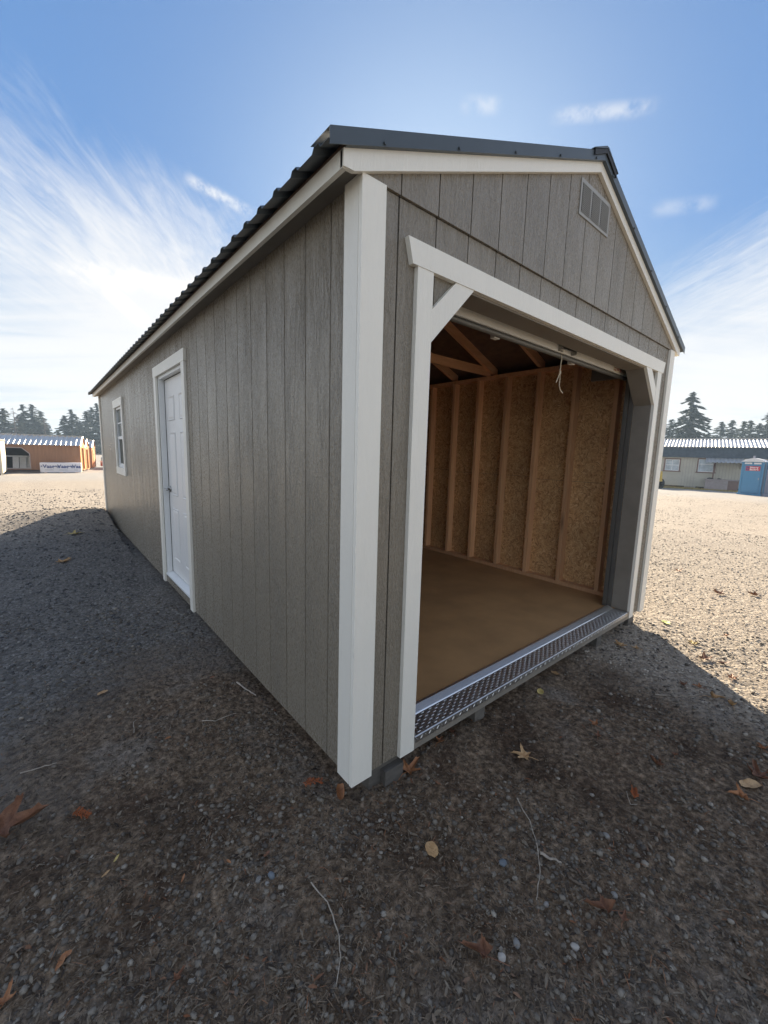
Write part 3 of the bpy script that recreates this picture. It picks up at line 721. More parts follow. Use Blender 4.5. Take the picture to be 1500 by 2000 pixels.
# roof
OV = -0.172                                       # eave edge of the metal
YA, YB = -0.045, L+0.045
TOPD = 0.014
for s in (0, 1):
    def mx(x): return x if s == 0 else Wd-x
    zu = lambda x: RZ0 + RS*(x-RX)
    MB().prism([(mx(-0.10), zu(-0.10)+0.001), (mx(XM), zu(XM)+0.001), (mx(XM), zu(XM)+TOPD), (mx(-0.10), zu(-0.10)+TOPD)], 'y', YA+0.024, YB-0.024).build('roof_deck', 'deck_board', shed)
roof = D.objects.new('roof', None); COL.objects.link(roof); roof.parent = shed
RIB = 0.1524; RH = 0.016
def rib_profile(y0, y1):
    pts = []; y = y0
    while y < y1-0.001:
        for dy, hz in ((0.0, 0.0), (0.050, 0.0), (0.062, RH), (0.090, RH), (0.102, 0.0)):
            if y+dy <= y1: pts.append((y+dy, hz))
        y += RIB
    pts.append((y1, 0.0)); return pts
def sheet(y0, y1, s):
    pr = rib_profile(y0, y1); V = []; Fc = []
    zu = lambda x: RZ0 + RS*(x-RX)
    n = len(pr); th = 0.0012
    for x in (OV, XM-0.02):
        for (y, hz) in pr: V.append((x if s == 0 else Wd-x, y, zu(x)+TOPD+0.002+hz))
        for (y, hz) in pr: V.append((x if s == 0 else Wd-x, y, zu(x)+TOPD+0.002+hz-th))
    for i in range(n-1):
        Fc += [(i, i+1, 2*n+i+1, 2*n+i), (n+i, 3*n+i, 3*n+i+1, n+i+1), (i, n+i, n+i+1, i+1), (2*n+i, 2*n+i+1, 3*n+i+1, 3*n+i)]
    MB().add(V, Fc).build('roof_sheet', 'dark_roof', roof)
for s in (0, 1):
    y = YA+0.002
    while y < YB-0.02:
        sheet(y, min(y+6*RIB-0.0005, YB-0.002), s); y += 6*RIB
zu = lambda x: RZ0 + RS*(x-RX)
for s in (0, 1):
    mx = (lambda x: x) if s == 0 else (lambda x: Wd-x)
    for y0, y1, yl in ((YA-0.004, YA, YA+0.12), (YB, YB+0.004, YB-0.12)):
        q = MB().prism([(mx(OV+0.004), zu(OV+0.004)-0.004), (mx(XM), zu(XM)-0.004), (mx(XM), zu(XM)+0.047), (mx(OV+0.004), zu(OV+0.004)+0.047)], 'y', y0, y1)
        ya_, yb_ = sorted((y0 if y0 < 0 else y1, yl))
        q.prism([(mx(OV+0.004), zu(OV+0.004)+0.0472), (mx(XM), zu(XM)+0.0472), (mx(XM), zu(XM)+0.0486), (mx(OV+0.004), zu(OV+0.004)+0.0486)], 'y', ya_, yb_)
        yc, yd = sorted((y1 if y0 < 0 else y0, 0.0+(-0.024 if y0 < 0 else L+0.024)))
        q.prism([(mx(OV+0.07), zu(OV+0.07)-0.004), (mx(XM), zu(XM)-0.004), (mx(XM), zu(XM)-0.0028), (mx(OV+0.07), zu(OV+0.07)-0.0028)], 'y', yc, yd)
        q.build('rake_flashing', 'dark_roof', roof)
        # small screw heads along the flashing
    scr = MB()
    for k in range(5):
        x = 0.05 + k*0.38
        if s == 0: c = (mx(x), YA-0.004, zu(x)+0.006)
        else: c = (mx(x), YA-0.004, zu(x)+0.006)
        scr.tube([c, (c[0], YA-0.010, c[2])], 0.006, 6)
    scr.build('roof_screws', 'dark_roof', roof, kind='stuff')
# ridge cap with folded ends
cw = 0.16
MB().prism([(XM-cw, zu(XM-cw)+0.052), (XM-cw, zu(XM-cw)+0.056), (XM-0.012, zu(XM)+0.062), (XM+0.012, zu(XM)+0.062), (XM+cw, zu(XM-cw)+0.056), (XM+cw, zu(XM-cw)+0.052), (XM, zu(XM)+0.054)], 'y', YA-0.014, YB+0.014).build('ridge_cap', 'dark_roof', roof)
MB().prism([(XM-cw*0.9, zu(XM-cw*0.9)+0.049), (XM, zu(XM)+0.052), (XM+cw*0.9, zu(XM-cw*0.9)+0.049), (XM+cw*0.9, zu(XM-cw*0.9)+0.02), (XM, zu(XM)+0.03), (XM-cw*0.9, zu(XM-cw*0.9)+0.02)], 'y', YA-0.012, YA-0.0045).build('ridge_closure', 'rubber_black', roof)
# fascia and soffit
for s in (0, 1):
    mx = (lambda x: x) if s == 0 else (lambda x: Wd-x)
    a, b = sorted((mx(-0.105), mx(-0.087)))
    bx('eave_fascia', 'cream_trim', shed, a, b, -0.0225, L+0.0225, 2.330, zu(-0.105)-0.001)
    a, b = sorted((mx(-0.0868), mx(0.002 if s == 0 else 0.002)))
    bx('soffit', 'taupe_smooth', shed, a, b, -0.004, L+0.004, 2.3595, 2.368)
    for y0, y1 in ((-0.0305, -0.0112), (L+0.0005, L+0.02)):
        MB().prism([(mx(-0.105), 2.332), (mx(-0.06), 2.334), (mx(XM), zu(XM)-0.056), (mx(XM), zu(XM)-0.002), (mx(-0.105), zu(-0.105)-0.002)], 'y', y0, y1).build('rake_fascia', 'cream_trim', shed)
# trusses
for k in range(14):
    y = 0.58+0.61*k
    if y > L-0.2: break
    t = D.objects.new('roof_truss', None); COL.objects.link(t); t.parent = shed
    for s in (0, 1):
        mx = (lambda x: x) if s == 0 else (lambda x: Wd-x)
        MB().prism([(mx(0.02), zu(0.02)-0.001), (mx(XM), zu(XM)-0.001), (mx(XM), zu(XM)-0.096), (mx(0.1), zu(0.1)-0.096), (mx(0.02), zu(0.02)-0.06)], 'y', y-0.019, y+0.019).build('rafter', 'beam_wood', t)
    if k % 3 == 2:
        bx('bottom_chord', 'beam_wood', t, 0.10, Wd-0.10, y+0.020, y+0.058, 2.356, 2.445)
# wooden levelling blocks under the shed
for (x, y, w, d, z0, z1, lab) in ((0.20, 0.03, 0.085, 0.10, -0.125, -0.006, 'weathered wooden block wedged under the near front corner of the taupe shed'),
                                  (3.18, 0.06, 0.10, 0.12, -0.14, -0.006, 'weathered wooden block under the front corner of the taupe shed beside the sunlit gravel')):
    o = MB().box(-w, w, 0, 2*d, z0-0.02, z1).box(-w*0.2, w*1.1, -0.035, 0, z0-0.02, -0.05).build('support_block', 'block_wood', loc=(x, y, 0))
    tag(o, lab, 'wood block', 'blocks under the shed')
print('shed done')
# ------------------------------------------------------------------ loose ground cover
CAMX, CAMY = -0.93, -1.27
def scatter(n, rmin, rmax, a0, a1, power=1.0, patchy=False):
    """positions round the trodden patch in front of the shed, thinning outwards; none under the shed"""
    u = rng.random(n*2); r = rmin*np.exp(u**power*np.log(rmax/rmin)); a = np.radians(a0 + (a1-a0)*rng.random(n*2))
    x = CAMX + r*np.sin(a); y = CAMY + r*np.cos(a)
    if patchy: ok0 = rng.random(n*2) < np.clip((vnoise(x*1.9+7, y*1.9, 9)*0.6+vnoise(x*5+3, y*5, 10)*0.4-0.30)*3.2, 0.06, 1.0)
    else: ok0 = np.ones(n*2, bool)
    ok = ok0 & ~((x > 0.02) & (x < 3.36) & (y > 0.05) & (y < 8.55))
    return x[ok][:n], y[ok][:n], r[ok][:n]
def ico():
    bm = bmesh.new(); bmesh.ops.create_icosphere(bm, subdivisions=1, radius=1.0)
    v = np.array([w.co[:] for w in bm.verts]); f = np.array([[q.index for q in p.verts] for p in bm.faces]); bm.free(); return v, f
IV, IF = ico()
def pebbles(name, n, rmin, rmax, a0, a1, s0, s1, material, power=1.0, sink=0.35):
    x, y, r = scatter(n, rmin, rmax, a0, a1, power, material == 'pebble_soil'); n = len(x)
    s = s0*np.exp(rng.random(n)**2.2*np.log(s1/s0))*np.clip(0.75+r*0.12, 0.8, 1.7)
    z = gz(x, y)
    V = IV[None]*(1+0.32*(rng.random((n, 12, 1))-0.5))
    sc = np.stack([s, s*(0.6+0.4*rng.random(n)), s*(0.40+0.35*rng.random(n))], -1)
    V = V*sc[:, None]
    t = rng.random(n)*6.283; c, q = np.cos(t), np.sin(t)
    V = np.stack([V[..., 0]*c[:, None]-V[..., 1]*q[:, None], V[..., 0]*q[:, None]+V[..., 1]*c[:, None], V[..., 2]], -1)
    V = V + np.stack([x, y, z + sc[:, 2]*(1-2*sink)], -1)[:, None]
    F = IF[None] + (np.arange(n)*12)[:, None, None]
    return link(name, np_mesh(name, V.reshape(-1, 3), F.reshape(-1, 3), material), kind='stuff')
def litter(name, n, rmin, rmax, a0, a1, l0, l1, material, power=1.0, thin=False):
    """flat slivers: needles, bark chips, bits of stalk"""
    x, y, r = scatter(n, rmin, rmax, a0, a1, power); n = len(x)
    ln = l0*np.exp(rng.random(n)**2.0*np.log(l1/l0)); w = (ln*0.02+0.0006) if thin else ln*(0.12+0.35*rng.random(n)**2)+0.0006
    t = rng.random(n)*6.283; tilt = (rng.random(n)-0.5)*0.5
    ux, uy, uz = np.cos(t)*np.cos(tilt), np.sin(t)*np.cos(tilt), np.sin(tilt)
    vx, vy = -np.sin(t), np.cos(t); vz = (rng.random(n)-0.5)*0.6
    c = np.stack([x, y, gz(x, y)+0.0025+np.abs(uz)*ln*0.9+0.004*rng.random(n)], -1)
    U = np.stack([ux, uy, uz], -1)*ln[:, None]; Vv = np.stack([vx, vy, vz], -1)*w[:, None]
    bend = np.stack([np.zeros(n), np.zeros(n), 0.25*ln*rng.random(n)], -1)
    V = np.stack([c-U-Vv*0.4, c-U+Vv*0.4, c+Vv+bend, c+U+Vv*0.3, c+U-Vv*0.3, c-Vv+bend], 1)
    F = np.array([[0, 5, 2, 1], [5, 4, 3, 2]])[None] + (np.arange(n)*6)[:, None, None]
    return link(name, np_mesh(name, V.reshape(-1, 3), F.reshape(-1, 4), material), kind='stuff')
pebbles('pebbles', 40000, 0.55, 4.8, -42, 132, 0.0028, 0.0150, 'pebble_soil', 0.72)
pebbles('gravel', 46000, 3.3, 30, 20, 112, 0.0040, 0.0110, 'pebble_dry', 0.85)
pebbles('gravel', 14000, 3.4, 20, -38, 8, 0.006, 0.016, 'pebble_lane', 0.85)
litter('bark_litter', 60000, 0.5, 4.6, -44, 132, 0.003, 0.016, 'litter_bits', 1.0)
litter('dry_needles', 30000, 0.5, 4.0, -44, 132, 0.008, 0.022, 'needle_bits', 1.0, thin=True)

def stone(x, y, s, flat, material, label, seed):
    bm = bmesh.new(); bmesh.ops.create_icosphere(bm, subdivisions=2, radius=1.0)
    for v in bm.verts:
        k = 1 + 0.30*mnoise.noise(Vector(v.co)*1.3 + Vector((seed*5.1, 0, 0)))
        v.co = Vector((v.co.x*k, v.co.y*0.78*k, v.co.z*flat*k))*s
    me = D.meshes.new('stone'); bm.to_mesh(me); bm.free(); me.materials.append(MATS[material])
    for p in me.polygons: p.use_smooth = True
    o = link('stone', me, loc=(x, y, g1(x, y)+s*flat*0.45), rot=(0.1, 0.1, seed*1.7)); tag(o, label, 'stone', 'larger stones on the dark soil')
simple('stone_blue', (0.13, 0.15, 0.17), 0.8, var=0.2, vscale=60)
simple('stone_pale', (0.40, 0.37, 0.33), 0.8, var=0.2, vscale=60)
simple('stone_grey', (0.22, 0.21, 0.195), 0.8, var=0.2, vscale=60)
# leaves ------------------------------------------------------------------------------------------
def leaf_mesh(name, material, size, seed, curl=0.6, lobes=5, narrow=1.0, teeth=True):
    r = random.Random(seed); pts = []
    if lobes:
        angs = [math.radians(a) for a in ((-128, -66, 0, 66, 128) if lobes == 5 else (-75, 0, 75))]
        lens = [0.62, 0.92, 1.1, 0.92, 0.62] if lobes == 5 else [0.8, 1.1, 0.8]
        seq = []
        for i, (a, l) in enumerate(zip(angs, lens)):
            l *= r.uniform(0.85, 1.1)
            seq += [(a-0.20, l*0.62), (a-0.15, l*0.80), (a-0.06, l*0.84), (a, l), (a+0.07, l*0.83), (a+0.16, l*0.78), (a+0.20, l*0.60)]
            if i < len(angs)-1: seq.append(((a+angs[i+1])/2, r.uniform(0.26, 0.36)))
        seq.append((math.pi*0.93, 0.30)); seq.append((-math.pi*0.93, 0.30))
    else:
        seq = [(a, 1.0/(math.hypot(math.cos(a)/1.0, math.sin(a)/0.55))*(1+0.06*r.uniform(-1, 1))) for a in [i*2*math.pi/22-math.pi for i in range(22)]]
    out = [(math.cos(a)*l, math.sin(a)*l*narrow) for a, l in seq]
    rings = [0.0, 0.33, 0.66, 1.0]
    k1, k2, ph = curl*r.uniform(0.8, 1.2), curl*r.uniform(0.4, 1.0), r.uniform(0, 6.28)
    axes = angs if lobes else [0.0]
    def lift(x, y):
        if lobes:
            a0 = math.atan2(y, x); q0 = math.hypot(x, y)
            ax = min(axes, key=lambda t_: abs(math.remainder(a0-t_, 2*math.pi))); dd = math.remainder(a0-ax, 2*math.pi)
            off_ = q0*math.sin(dd); al = q0*math.cos(dd); sq = 1-0.38*min(1.0, curl)*min(1, q0)
            x, y = al*math.cos(ax)-off_*sq*math.sin(ax), al*math.sin(ax)+off_*sq*math.cos(ax)
            fold = abs(off_)*1.1*curl + 0.16*curl*q0*q0*math.sin(ph+ax*3)
        else: fold = 0.0
        # roll the blade about its midrib, raise the lobe tips, ripple the edge
        th = min(abs(y)*k1*2.0, 2.6)
        yy = math.copysign((math.sin(th)/(k1*2.0)) if k1 > 0.05 else abs(y), y)
        zz = (1-math.cos(th))/(k1*2.0) if k1 > 0.05 else 0
        zz += k2*0.25*x*x + 0.06*math.sin(6*x+ph)*math.hypot(x, y) + 0.05*math.sin(9*y+ph*2)*math.hypot(x, y)
        return (x*size, yy*size, (zz+fold)*size+0.004)
    V = [lift(0, 0)]; n = len(out); Fc = []
    for q in rings[1:]: V += [lift(px*q, py*q) for px, py in out]
    for i in range(n):
        j = (i+1) % n
        Fc.append((0, 1+i, 1+j))
        for q in range(2): Fc.append((1+q*n+i, 1+(q+1)*n+i, 1+(q+1)*n+j, 1+q*n+j))
    mb = MB(); mb.add(V, Fc)
    me = mb.mesh(name, material, True)
    return me
def leaf(x, y, size, material, label, seed, rz, curl=0.6, lobes=5, narrow=1.0, tilt=(0, 0), group='fallen leaves on the gravel', flip=False, lift_=0.0):
    me = leaf_mesh('fallen_leaf', material, size, seed, curl, lobes, narrow)
    o = link('fallen_leaf', me, loc=(x, y, g1(x, y)+0.006+lift_), rot=(tilt[0] + (math.pi if flip else 0), tilt[1], rz))
    if flip: o.location.z += size*0.35*curl
    if lobes:
        st = MB().tube([(-0.02*size, 0, 0.004), (-0.5*size, 0.06*size, 0.012), (-0.95*size, 0.02*size, 0.006)], 0.0016, 5, 0.0011).build('stalk', material, o)
    return tag(o, label, 'leaf', group)
def sprig(x, y, ln, rz, label, seed):
    r = random.Random(seed); mb = MB()
    mb.tube([(0, 0, 0.006), (ln*0.5, 0.01, 0.014), (ln, -0.01, 0.008)], 0.0018, 5)
    for i in range(46):
        t = r.random(); s = r.choice((-1, 1)); l = ln*0.28*r.uniform(0.5, 1)*(1-0.45*t)
        b = (ln*t, 0.0, 0.009); e = (ln*t+l*0.7, s*l, 0.006+r.uniform(0, 0.018))
        mb.tube([b, ((b[0]+e[0])/2, (b[1]+e[1])/2+s*0.004, 0.016), e], 0.0013, 4, 0.0022)
    o = mb.build('cedar_sprig', 'cedar_dead', loc=(x, y, g1(x, y)+0.004)); o.rotation_euler = (0, 0, rz)
    tag(o, label, 'sprig', 'dead cedar sprigs')
def twig(pts, r0, material, label, r1=None):
    P = [(x, y, g1(x, y)+0.006+h) for x, y, h in pts]
    Q = []
    for i in range(len(P)-1):
        for k in range(4):
            t = k/4; Q.append(tuple(P[i][j]*(1-t)+P[i+1][j]*t + (random.uniform(-1, 1)*0.002) for j in range(3)))
    Q.append(P[-1]); o0 = Q[0]
    o = MB().tube([tuple(a-b for a, b in zip(q, o0)) for q in Q], r0, 5, r1 or r0*0.6).build('twig', material, loc=o0)
    tag(o, label, 'twig', 'twigs on the ground')
leaf(-1.14, 0.728, 0.15, 'leaf_rust', 'large rust brown maple leaf with long curled lobes at the picture edge on dark soil', 1, -0.35, curl=1.25, tilt=(0.25, -0.12), lift_=0.012)
leaf(-0.007, 0.08, 0.045, 'leaf_orange', 'small cupped orange leaf at the foot of the cream corner trim', 2, 1.0, curl=1.3, lobes=0)
leaf(0.327, -0.01, 0.085, 'leaf_orange', 'big crumpled orange maple leaf under the near end of the shed front', 3, 0.2, curl=0.7, lift_=0.004)
leaf(0.576, 0.019, 0.05, 'leaf_orange', 'orange leaf lying by the left door post below the threshold', 4, 0.3, curl=0.9, lobes=3)
leaf(0.69, 0.026, 0.04, 'leaf_rust', 'small rust leaf tucked under the threshold next to the orange one', 5, 1.2, curl=0.9, lobes=3)
leaf(0.871, -0.299, 0.075, 'leaf_tan', 'tan five pointed maple leaf lying flat on the soil before the threshold', 6, 2.0, curl=0.35)
leaf(1.484, -0.044, 0.04, 'leaf_yellow', 'small yellow leaf just out from the middle of the threshold', 7, 0.5, curl=0.5, lobes=0)
leaf(1.809, 0.023, 0.032, 'leaf_tan', 'small pinkish tan leaf under the far half of the threshold', 8, 1.5, curl=0.6, lobes=0)
leaf(1.419, -0.421, 0.05, 'leaf_orange', 'bright orange curled leaf in the shade, upper of two close together', 9, 1.4, curl=0.9, lobes=3)
leaf(1.321, -0.476, 0.038, 'leaf_rust', 'small rust leaf in the shade just below the bright orange one', 10, 0.4, curl=0.9, lobes=3)
leaf(1.363, -0.747, 0.058, 'leaf_rust', 'dark rust leaf standing on edge in the shaded soil, far out from the shed', 11, 1.0, curl=1.1, tilt=(0.5, 0.2))
leaf(1.497, -0.788, 0.032, 'leaf_rust', 'tiny dark rust leaf close beside the larger dark rust one', 12, 0.2, curl=1.0, lobes=3)
leaf(1.552, -1.078, 0.055, 'leaf_tan', 'tan folded oval leaf lying near the right picture edge', 13, -0.5, curl=0.6, lobes=0)
leaf(1.411, -1.071, 0.06, 'leaf_orange', 'orange lobed leaf below the tan oval one near the picture edge', 14, 1.9, curl=0.9)
leaf(1.665, -1.092, 0.085, 'leaf_rust', 'rust curled leaf with long lobes cut off by the right picture edge', 15, 0.4, curl=0.9)
leaf(1.915, -1.074, 0.05, 'leaf_orange', 'brown orange leaf at the right picture edge, topmost of the shaded ones there', 16, 0.7, curl=0.8, lobes=3)
leaf(0.12, -0.36, 0.034, 'leaf_tan', 'tan triangular leaf alone on bare soil before the shed corner', 17, 1.1, curl=0.25, lobes=0, narrow=1.3)
leaf(0.435, -0.877, 0.085, 'leaf_rust', 'rolled rust brown leaf with a long stalk, among the pebbles', 18, 2.35, curl=1.4, lobes=3, narrow=0.7)
leaf(0.44, -0.925, 0.035, 'leaf_rust', 'scrap of dark rust leaf beside the rolled leaf', 19, 0.2, curl=0.8, lobes=3)
leaf(-0.002, -0.699, 0.075, 'leaf_rust', 'rust brown leaf rolled into a tube next to a pale pebble', 20, 2.1, curl=1.5, lobes=3, narrow=0.7)
leaf(3.206, -0.469, 0.065, 'leaf_yellow', 'yellow curled leaf in full sun, largest one on the lit gravel', 21, 0.6, curl=0.8)
leaf(2.66, -0.1, 0.08, 'leaf_tan', 'tan brown leaf in the shade at the far end of the threshold', 22, 1.0, curl=0.8)
leaf(2.711, -0.206, 0.045, 'leaf_tan', 'small tan leaf touching the larger one near the far end of the threshold', 23, 2.0, curl=0.9, lobes=3)
leaf(3.625, -0.607, 0.045, 'leaf_orange', 'orange leaf in full sun near the right picture edge', 24, 0.3, curl=0.9, lobes=3)
leaf(3.536, -0.171, 0.045, 'leaf_green', 'pale green leaf lying in the sun near the shed corner', 25, 0.9, curl=0.4, lobes=0, narrow=1.3)
leaf(2.95, -0.595, 0.1, 'leaf_rust', 'long reddish leaf with spread lobes on the sunlit gravel', 26, -0.6, curl=1.0, narrow=0.6)
leaf(3.001, -0.702, 0.05, 'leaf_rust', 'reddish strip of leaf at the end of the long reddish one', 27, -0.8, curl=1.2, lobes=0, narrow=0.5)
leaf(2.746, -0.802, 0.06, 'leaf_orange', 'orange and yellow leaf in the sun close to the shadow edge', 28, 0.2, curl=0.8)
leaf(2.353, -0.611, 0.05, 'leaf_rust', 'brown leaf in the shade just inside the shadow edge', 29, 0.7, curl=0.9, lobes=3)
leaf(2.399, -0.692, 0.05, 'leaf_orange', 'orange brown leaf in the shade touching the shadow edge', 30, 1.7, curl=0.8, lobes=3)
leaf(2.325, -0.777, 0.09, 'leaf_tan', 'long shrivelled tan leaf in the shade below the shadow edge', 31, -0.7, curl=1.3, lobes=3, narrow=0.6)
leaf(2.313, -0.878, 0.06, 'leaf_tan', 'pale crumpled leaf at the end of the shrivelled tan one', 32, 0.4, curl=1.2, lobes=3)
leaf(5.759, 0.304, 0.08, 'leaf_orange', 'small orange leaf far out on the lit gravel past the shed corner', 33, 0.4, curl=0.6)
leaf(4.974, -0.303, 0.09, 'leaf_rust', 'reddish leaf on the lit gravel halfway to the picture edge', 34, 0.9, curl=0.8)
leaf(5.232, -0.569, 0.085, 'leaf_rust', 'dark red leaf on the lit gravel by the right picture edge', 35, 1.3, curl=0.9)
leaf(-0.98, 0.072, 0.018, 'leaf_orange', 'small orange leaf scrap low at the left, upper of a pair', 36, 0.3, curl=0.6, lobes=0)
leaf(-0.99, 0.059, 0.02, 'leaf_orange', 'small orange leaf scrap low at the left, lower of a pair', 37, 0.9, curl=0.6, lobes=0, narrow=0.7)
leaf(-1.112, 0.064, 0.042, 'leaf_orange', 'orange leaf cut off by the bottom left picture corner', 38, 1.2, curl=0.7, lobes=3)
leaf(-0.823, 0.325, 0.016, 'leaf_yellow', 'narrow ochre leaf on the soil, in line with the large rust leaf', 39, 0.9, curl=0.6, lobes=0, narrow=0.5)
leaf(-0.859, 0.289, 0.016, 'leaf_tan', 'tiny pale brown leaf just below the narrow ochre one', 40, 0.5, curl=0.6, lobes=0, narrow=0.5)
leaf(-0.65, 0.117, 0.016, 'leaf_orange', 'sliver of orange leaf on open soil left of the two stones', 41, 1.0, curl=0.9, lobes=0, narrow=0.4)
leaf(-0.506, 0.067, 0.013, 'leaf_orange', 'tiny orange leaf above the two stones', 42, 1.9, curl=0.8, lobes=0, narrow=0.6)
leaf(-0.382, 0.016, 0.014, 'leaf_rust', 'small red leaf scrap close to the near corner of the shed, by the pebbles', 43, 0.2, curl=0.8, lobes=0)
leaf(-0.738, -0.176, 0.03, 'leaf_rust', 'crumpled dark brown leaf near the bottom of the picture', 44, 0.5, curl=1.3, lobes=3)
leaf(-0.168, 1.355, 0.018, 'leaf_rust', 'tiny rust leaf on the soil partway along the side of the shed', 45, 0.1, curl=0.7, lobes=0)
leaf(-0.524, 0.931, 0.015, 'leaf_orange', 'tiny orange leaf on the soil left of the shed wall', 46, 0.1, curl=0.7, lobes=0)
leaf(-0.746, 1.604, 0.03, 'leaf_tan', 'pale pinkish leaf on the shaded lane', 47, 0.3, curl=0.6, lobes=0)
leaf(-0.647, 6.474, 0.14, 'leaf_yellow', 'pale yellow leaf lying alone on the shaded lane, far one', 48, 0.2, curl=0.3)
leaf(-0.831, 5.135, 0.14, 'leaf_tan', 'whitish dry leaf on the shaded lane, near the yellow one', 49, 0.8, curl=0.5)
sprig(-0.926, 0.661, 0.075, -1.0, 'rust orange cedar sprig beside the large brown leaf', 1)
sprig(-0.111, 0.233, 0.085, -0.6, 'rust orange cedar sprig near the foot of the corner trim', 2)
sprig(1.033, -0.758, 0.06, 0.4, 'dull orange cedar sprig in the shaded soil far out from the shed', 3)
twig([(-0.309, -0.187, 0.004), (-0.296, -0.277, 0.004), (-0.312, -0.363, 0.004), (-0.342, -0.423, 0.004), (-0.388, -0.471, 0.004)], 0.0024, 'twig_pale', 'long thin curved twig bending down towards the bottom of the picture')
twig([(0.594, -0.432, 0.004), (0.545, -0.524, 0.004), (0.465, -0.605, 0.004), (0.379, -0.664, 0.004), (0.283, -0.705, 0.004)], 0.0024, 'twig_pale', 'long curved twig reaching down through the pebbles before the threshold')
twig([(0.355, -0.391, 0.004), (0.314, -0.473, 0.004), (0.284, -0.545, 0.004)], 0.0022, 'twig_bark', 'short straight twig left of the long curved one before the threshold')
twig([(-0.06, 1.205, 0.004), (-0.041, 1.09, 0.004), (-0.016, 1.003, 0.004)], 0.006, 'twig_pale', 'pale split stick lying close to the side wall of the shed')
twig([(-1.108, 1.055, 0.004), (-1.036, 1.05, 0.004), (-0.976, 1.035, 0.004)], 0.003, 'twig_pale', 'straight pale twig on the soil above the large rust leaf')
twig([(0.449, -0.625, 0.004), (0.461, -0.66, 0.004), (0.471, -0.698, 0.004)], 0.006, 'twig_pale', 'flat splinter of pale wood by the long curved twig')
twig([(0.438, -0.741, 0.004), (0.446, -0.775, 0.004), (0.455, -0.807, 0.004)], 0.005, 'twig_bark', 'stubby brown stick above the rolled rust leaf')
twig([(-0.655, 1.082, 0.004), (-0.647, 1.17, 0.004), (-0.631, 1.179, 0.004)], 0.0022, 'twig_pale', 'tiny forked pale twig in the middle of the soil left of the shed')
twig([(-0.347, 0.951, 0.004), (-0.294, 0.899, 0.004), (-0.209, 0.901, 0.004), (-0.175, 0.898, 0.004)], 0.0028, 'twig_pale', 'crooked pale twig on the soil close to the shed wall')
twig([(2.071, -0.527, 0.004), (2.197, -0.636, 0.004), (2.344, -0.741, 0.004)], 0.003, 'twig_pale', 'long straight twig in the shade along the shadow edge')
twig([(1.052, -0.719, 0.004), (0.984, -0.758, 0.004), (1.002, -0.779, 0.004)], 0.002, 'twig_pale', 'small bent twig in the shade between the rust leaves')
stone(-0.407, -0.08, 0.0145, 0.75, 'stone_blue', 'blue grey stone with a second stone beside it, on the soil before the corner trim', 1)
stone(-0.445, -0.057, 0.012, 0.75, 'stone_grey', 'dull grey stone touching the blue grey one', 2)
stone(-0.429, -0.094, 0.009, 0.75, 'stone_grey', 'small grey stone below the blue grey one', 3)
stone(0.038, -0.731, 0.016, 0.7, 'stone_pale', 'pale rounded stone next to the tube of rust leaf', 4)
stone(0.258, -0.852, 0.0145, 0.6, 'stone_pale', 'pale wedge shaped stone between the two rolled leaves', 5)
stone(0.113, -0.736, 0.014, 0.7, 'stone_grey', 'grey stone above the pale rounded one', 6)
stone(0.304, -0.556, 0.016, 0.7, 'stone_blue', 'dark blue grey stone at the tip of the short straight twig', 7)
stone(0.505, -0.872, 0.013, 0.7, 'stone_grey', 'grey stone just above the rolled rust leaf', 8)
stone(0.307, -0.73, 0.011, 0.7, 'stone_grey', 'grey stone at the lower end of the long curved twig', 9)
stone(0.71, -0.763, 0.014, 0.7, 'stone_grey', 'half buried grey stone in the soil right of the long curved twig', 10)

# ------------------------------------------------------------------ yard in the distance
def frame(o, d, z):
    """local axes: s along the wall, t out of it towards the yard"""
    d = Vector((d[0], d[1], 0)).normalized(); n = Vector((d.y, -d.x, 0))
    return Matrix(((d.x, -n.x, 0, o[0]), (d.y, -n.y, 0, o[1]), (0, 0, 1, z), (0, 0, 0, 1)))
def fbox(M, s0, s1, t0, t1, z0, z1): return MB().box(s0, s1, t0, t1, z0, z1).xf(M)
def ribbed(M, s0, s1, prof, n, material, name, parent, rib=0.025):
    """sloping metal sheet with raised ribs across it; prof = ((t, z), (t, z))"""
    (ta, za), (tb, zb) = prof; mb = MB(); st = (s1-s0)/n
    k = Vector((0, tb-ta, zb-za)); nn = Vector((0, -k.z, k.y)).normalized()
    if nn.z < 0: nn = -nn
    for i in range(n):
        a = s0 + i*st
        pr = [(a, 0), (a+st*0.5, 0), (a+st*0.6, rib), (a+st*0.9, rib), (a+st, 0)]
        for (p, h), (q, g) in zip(pr[:-1], pr[1:]):
            V = [(p, ta+nn.y*h, za+nn.z*h), (q, ta+nn.y*g, za+nn.z*g), (q, tb+nn.y*g, zb+nn.z*g), (p, tb+nn.y*h, zb+nn.z*h)]
            V += [(x, y-nn.y*0.012, z-nn.z*0.012) for x, y, z in V]
            mb.add(V, [(0, 1, 2, 3), (7, 6, 5, 4), (0, 4, 5, 1), (2, 6, 7, 3)])
    return mb.xf(M).build(name, material, parent)

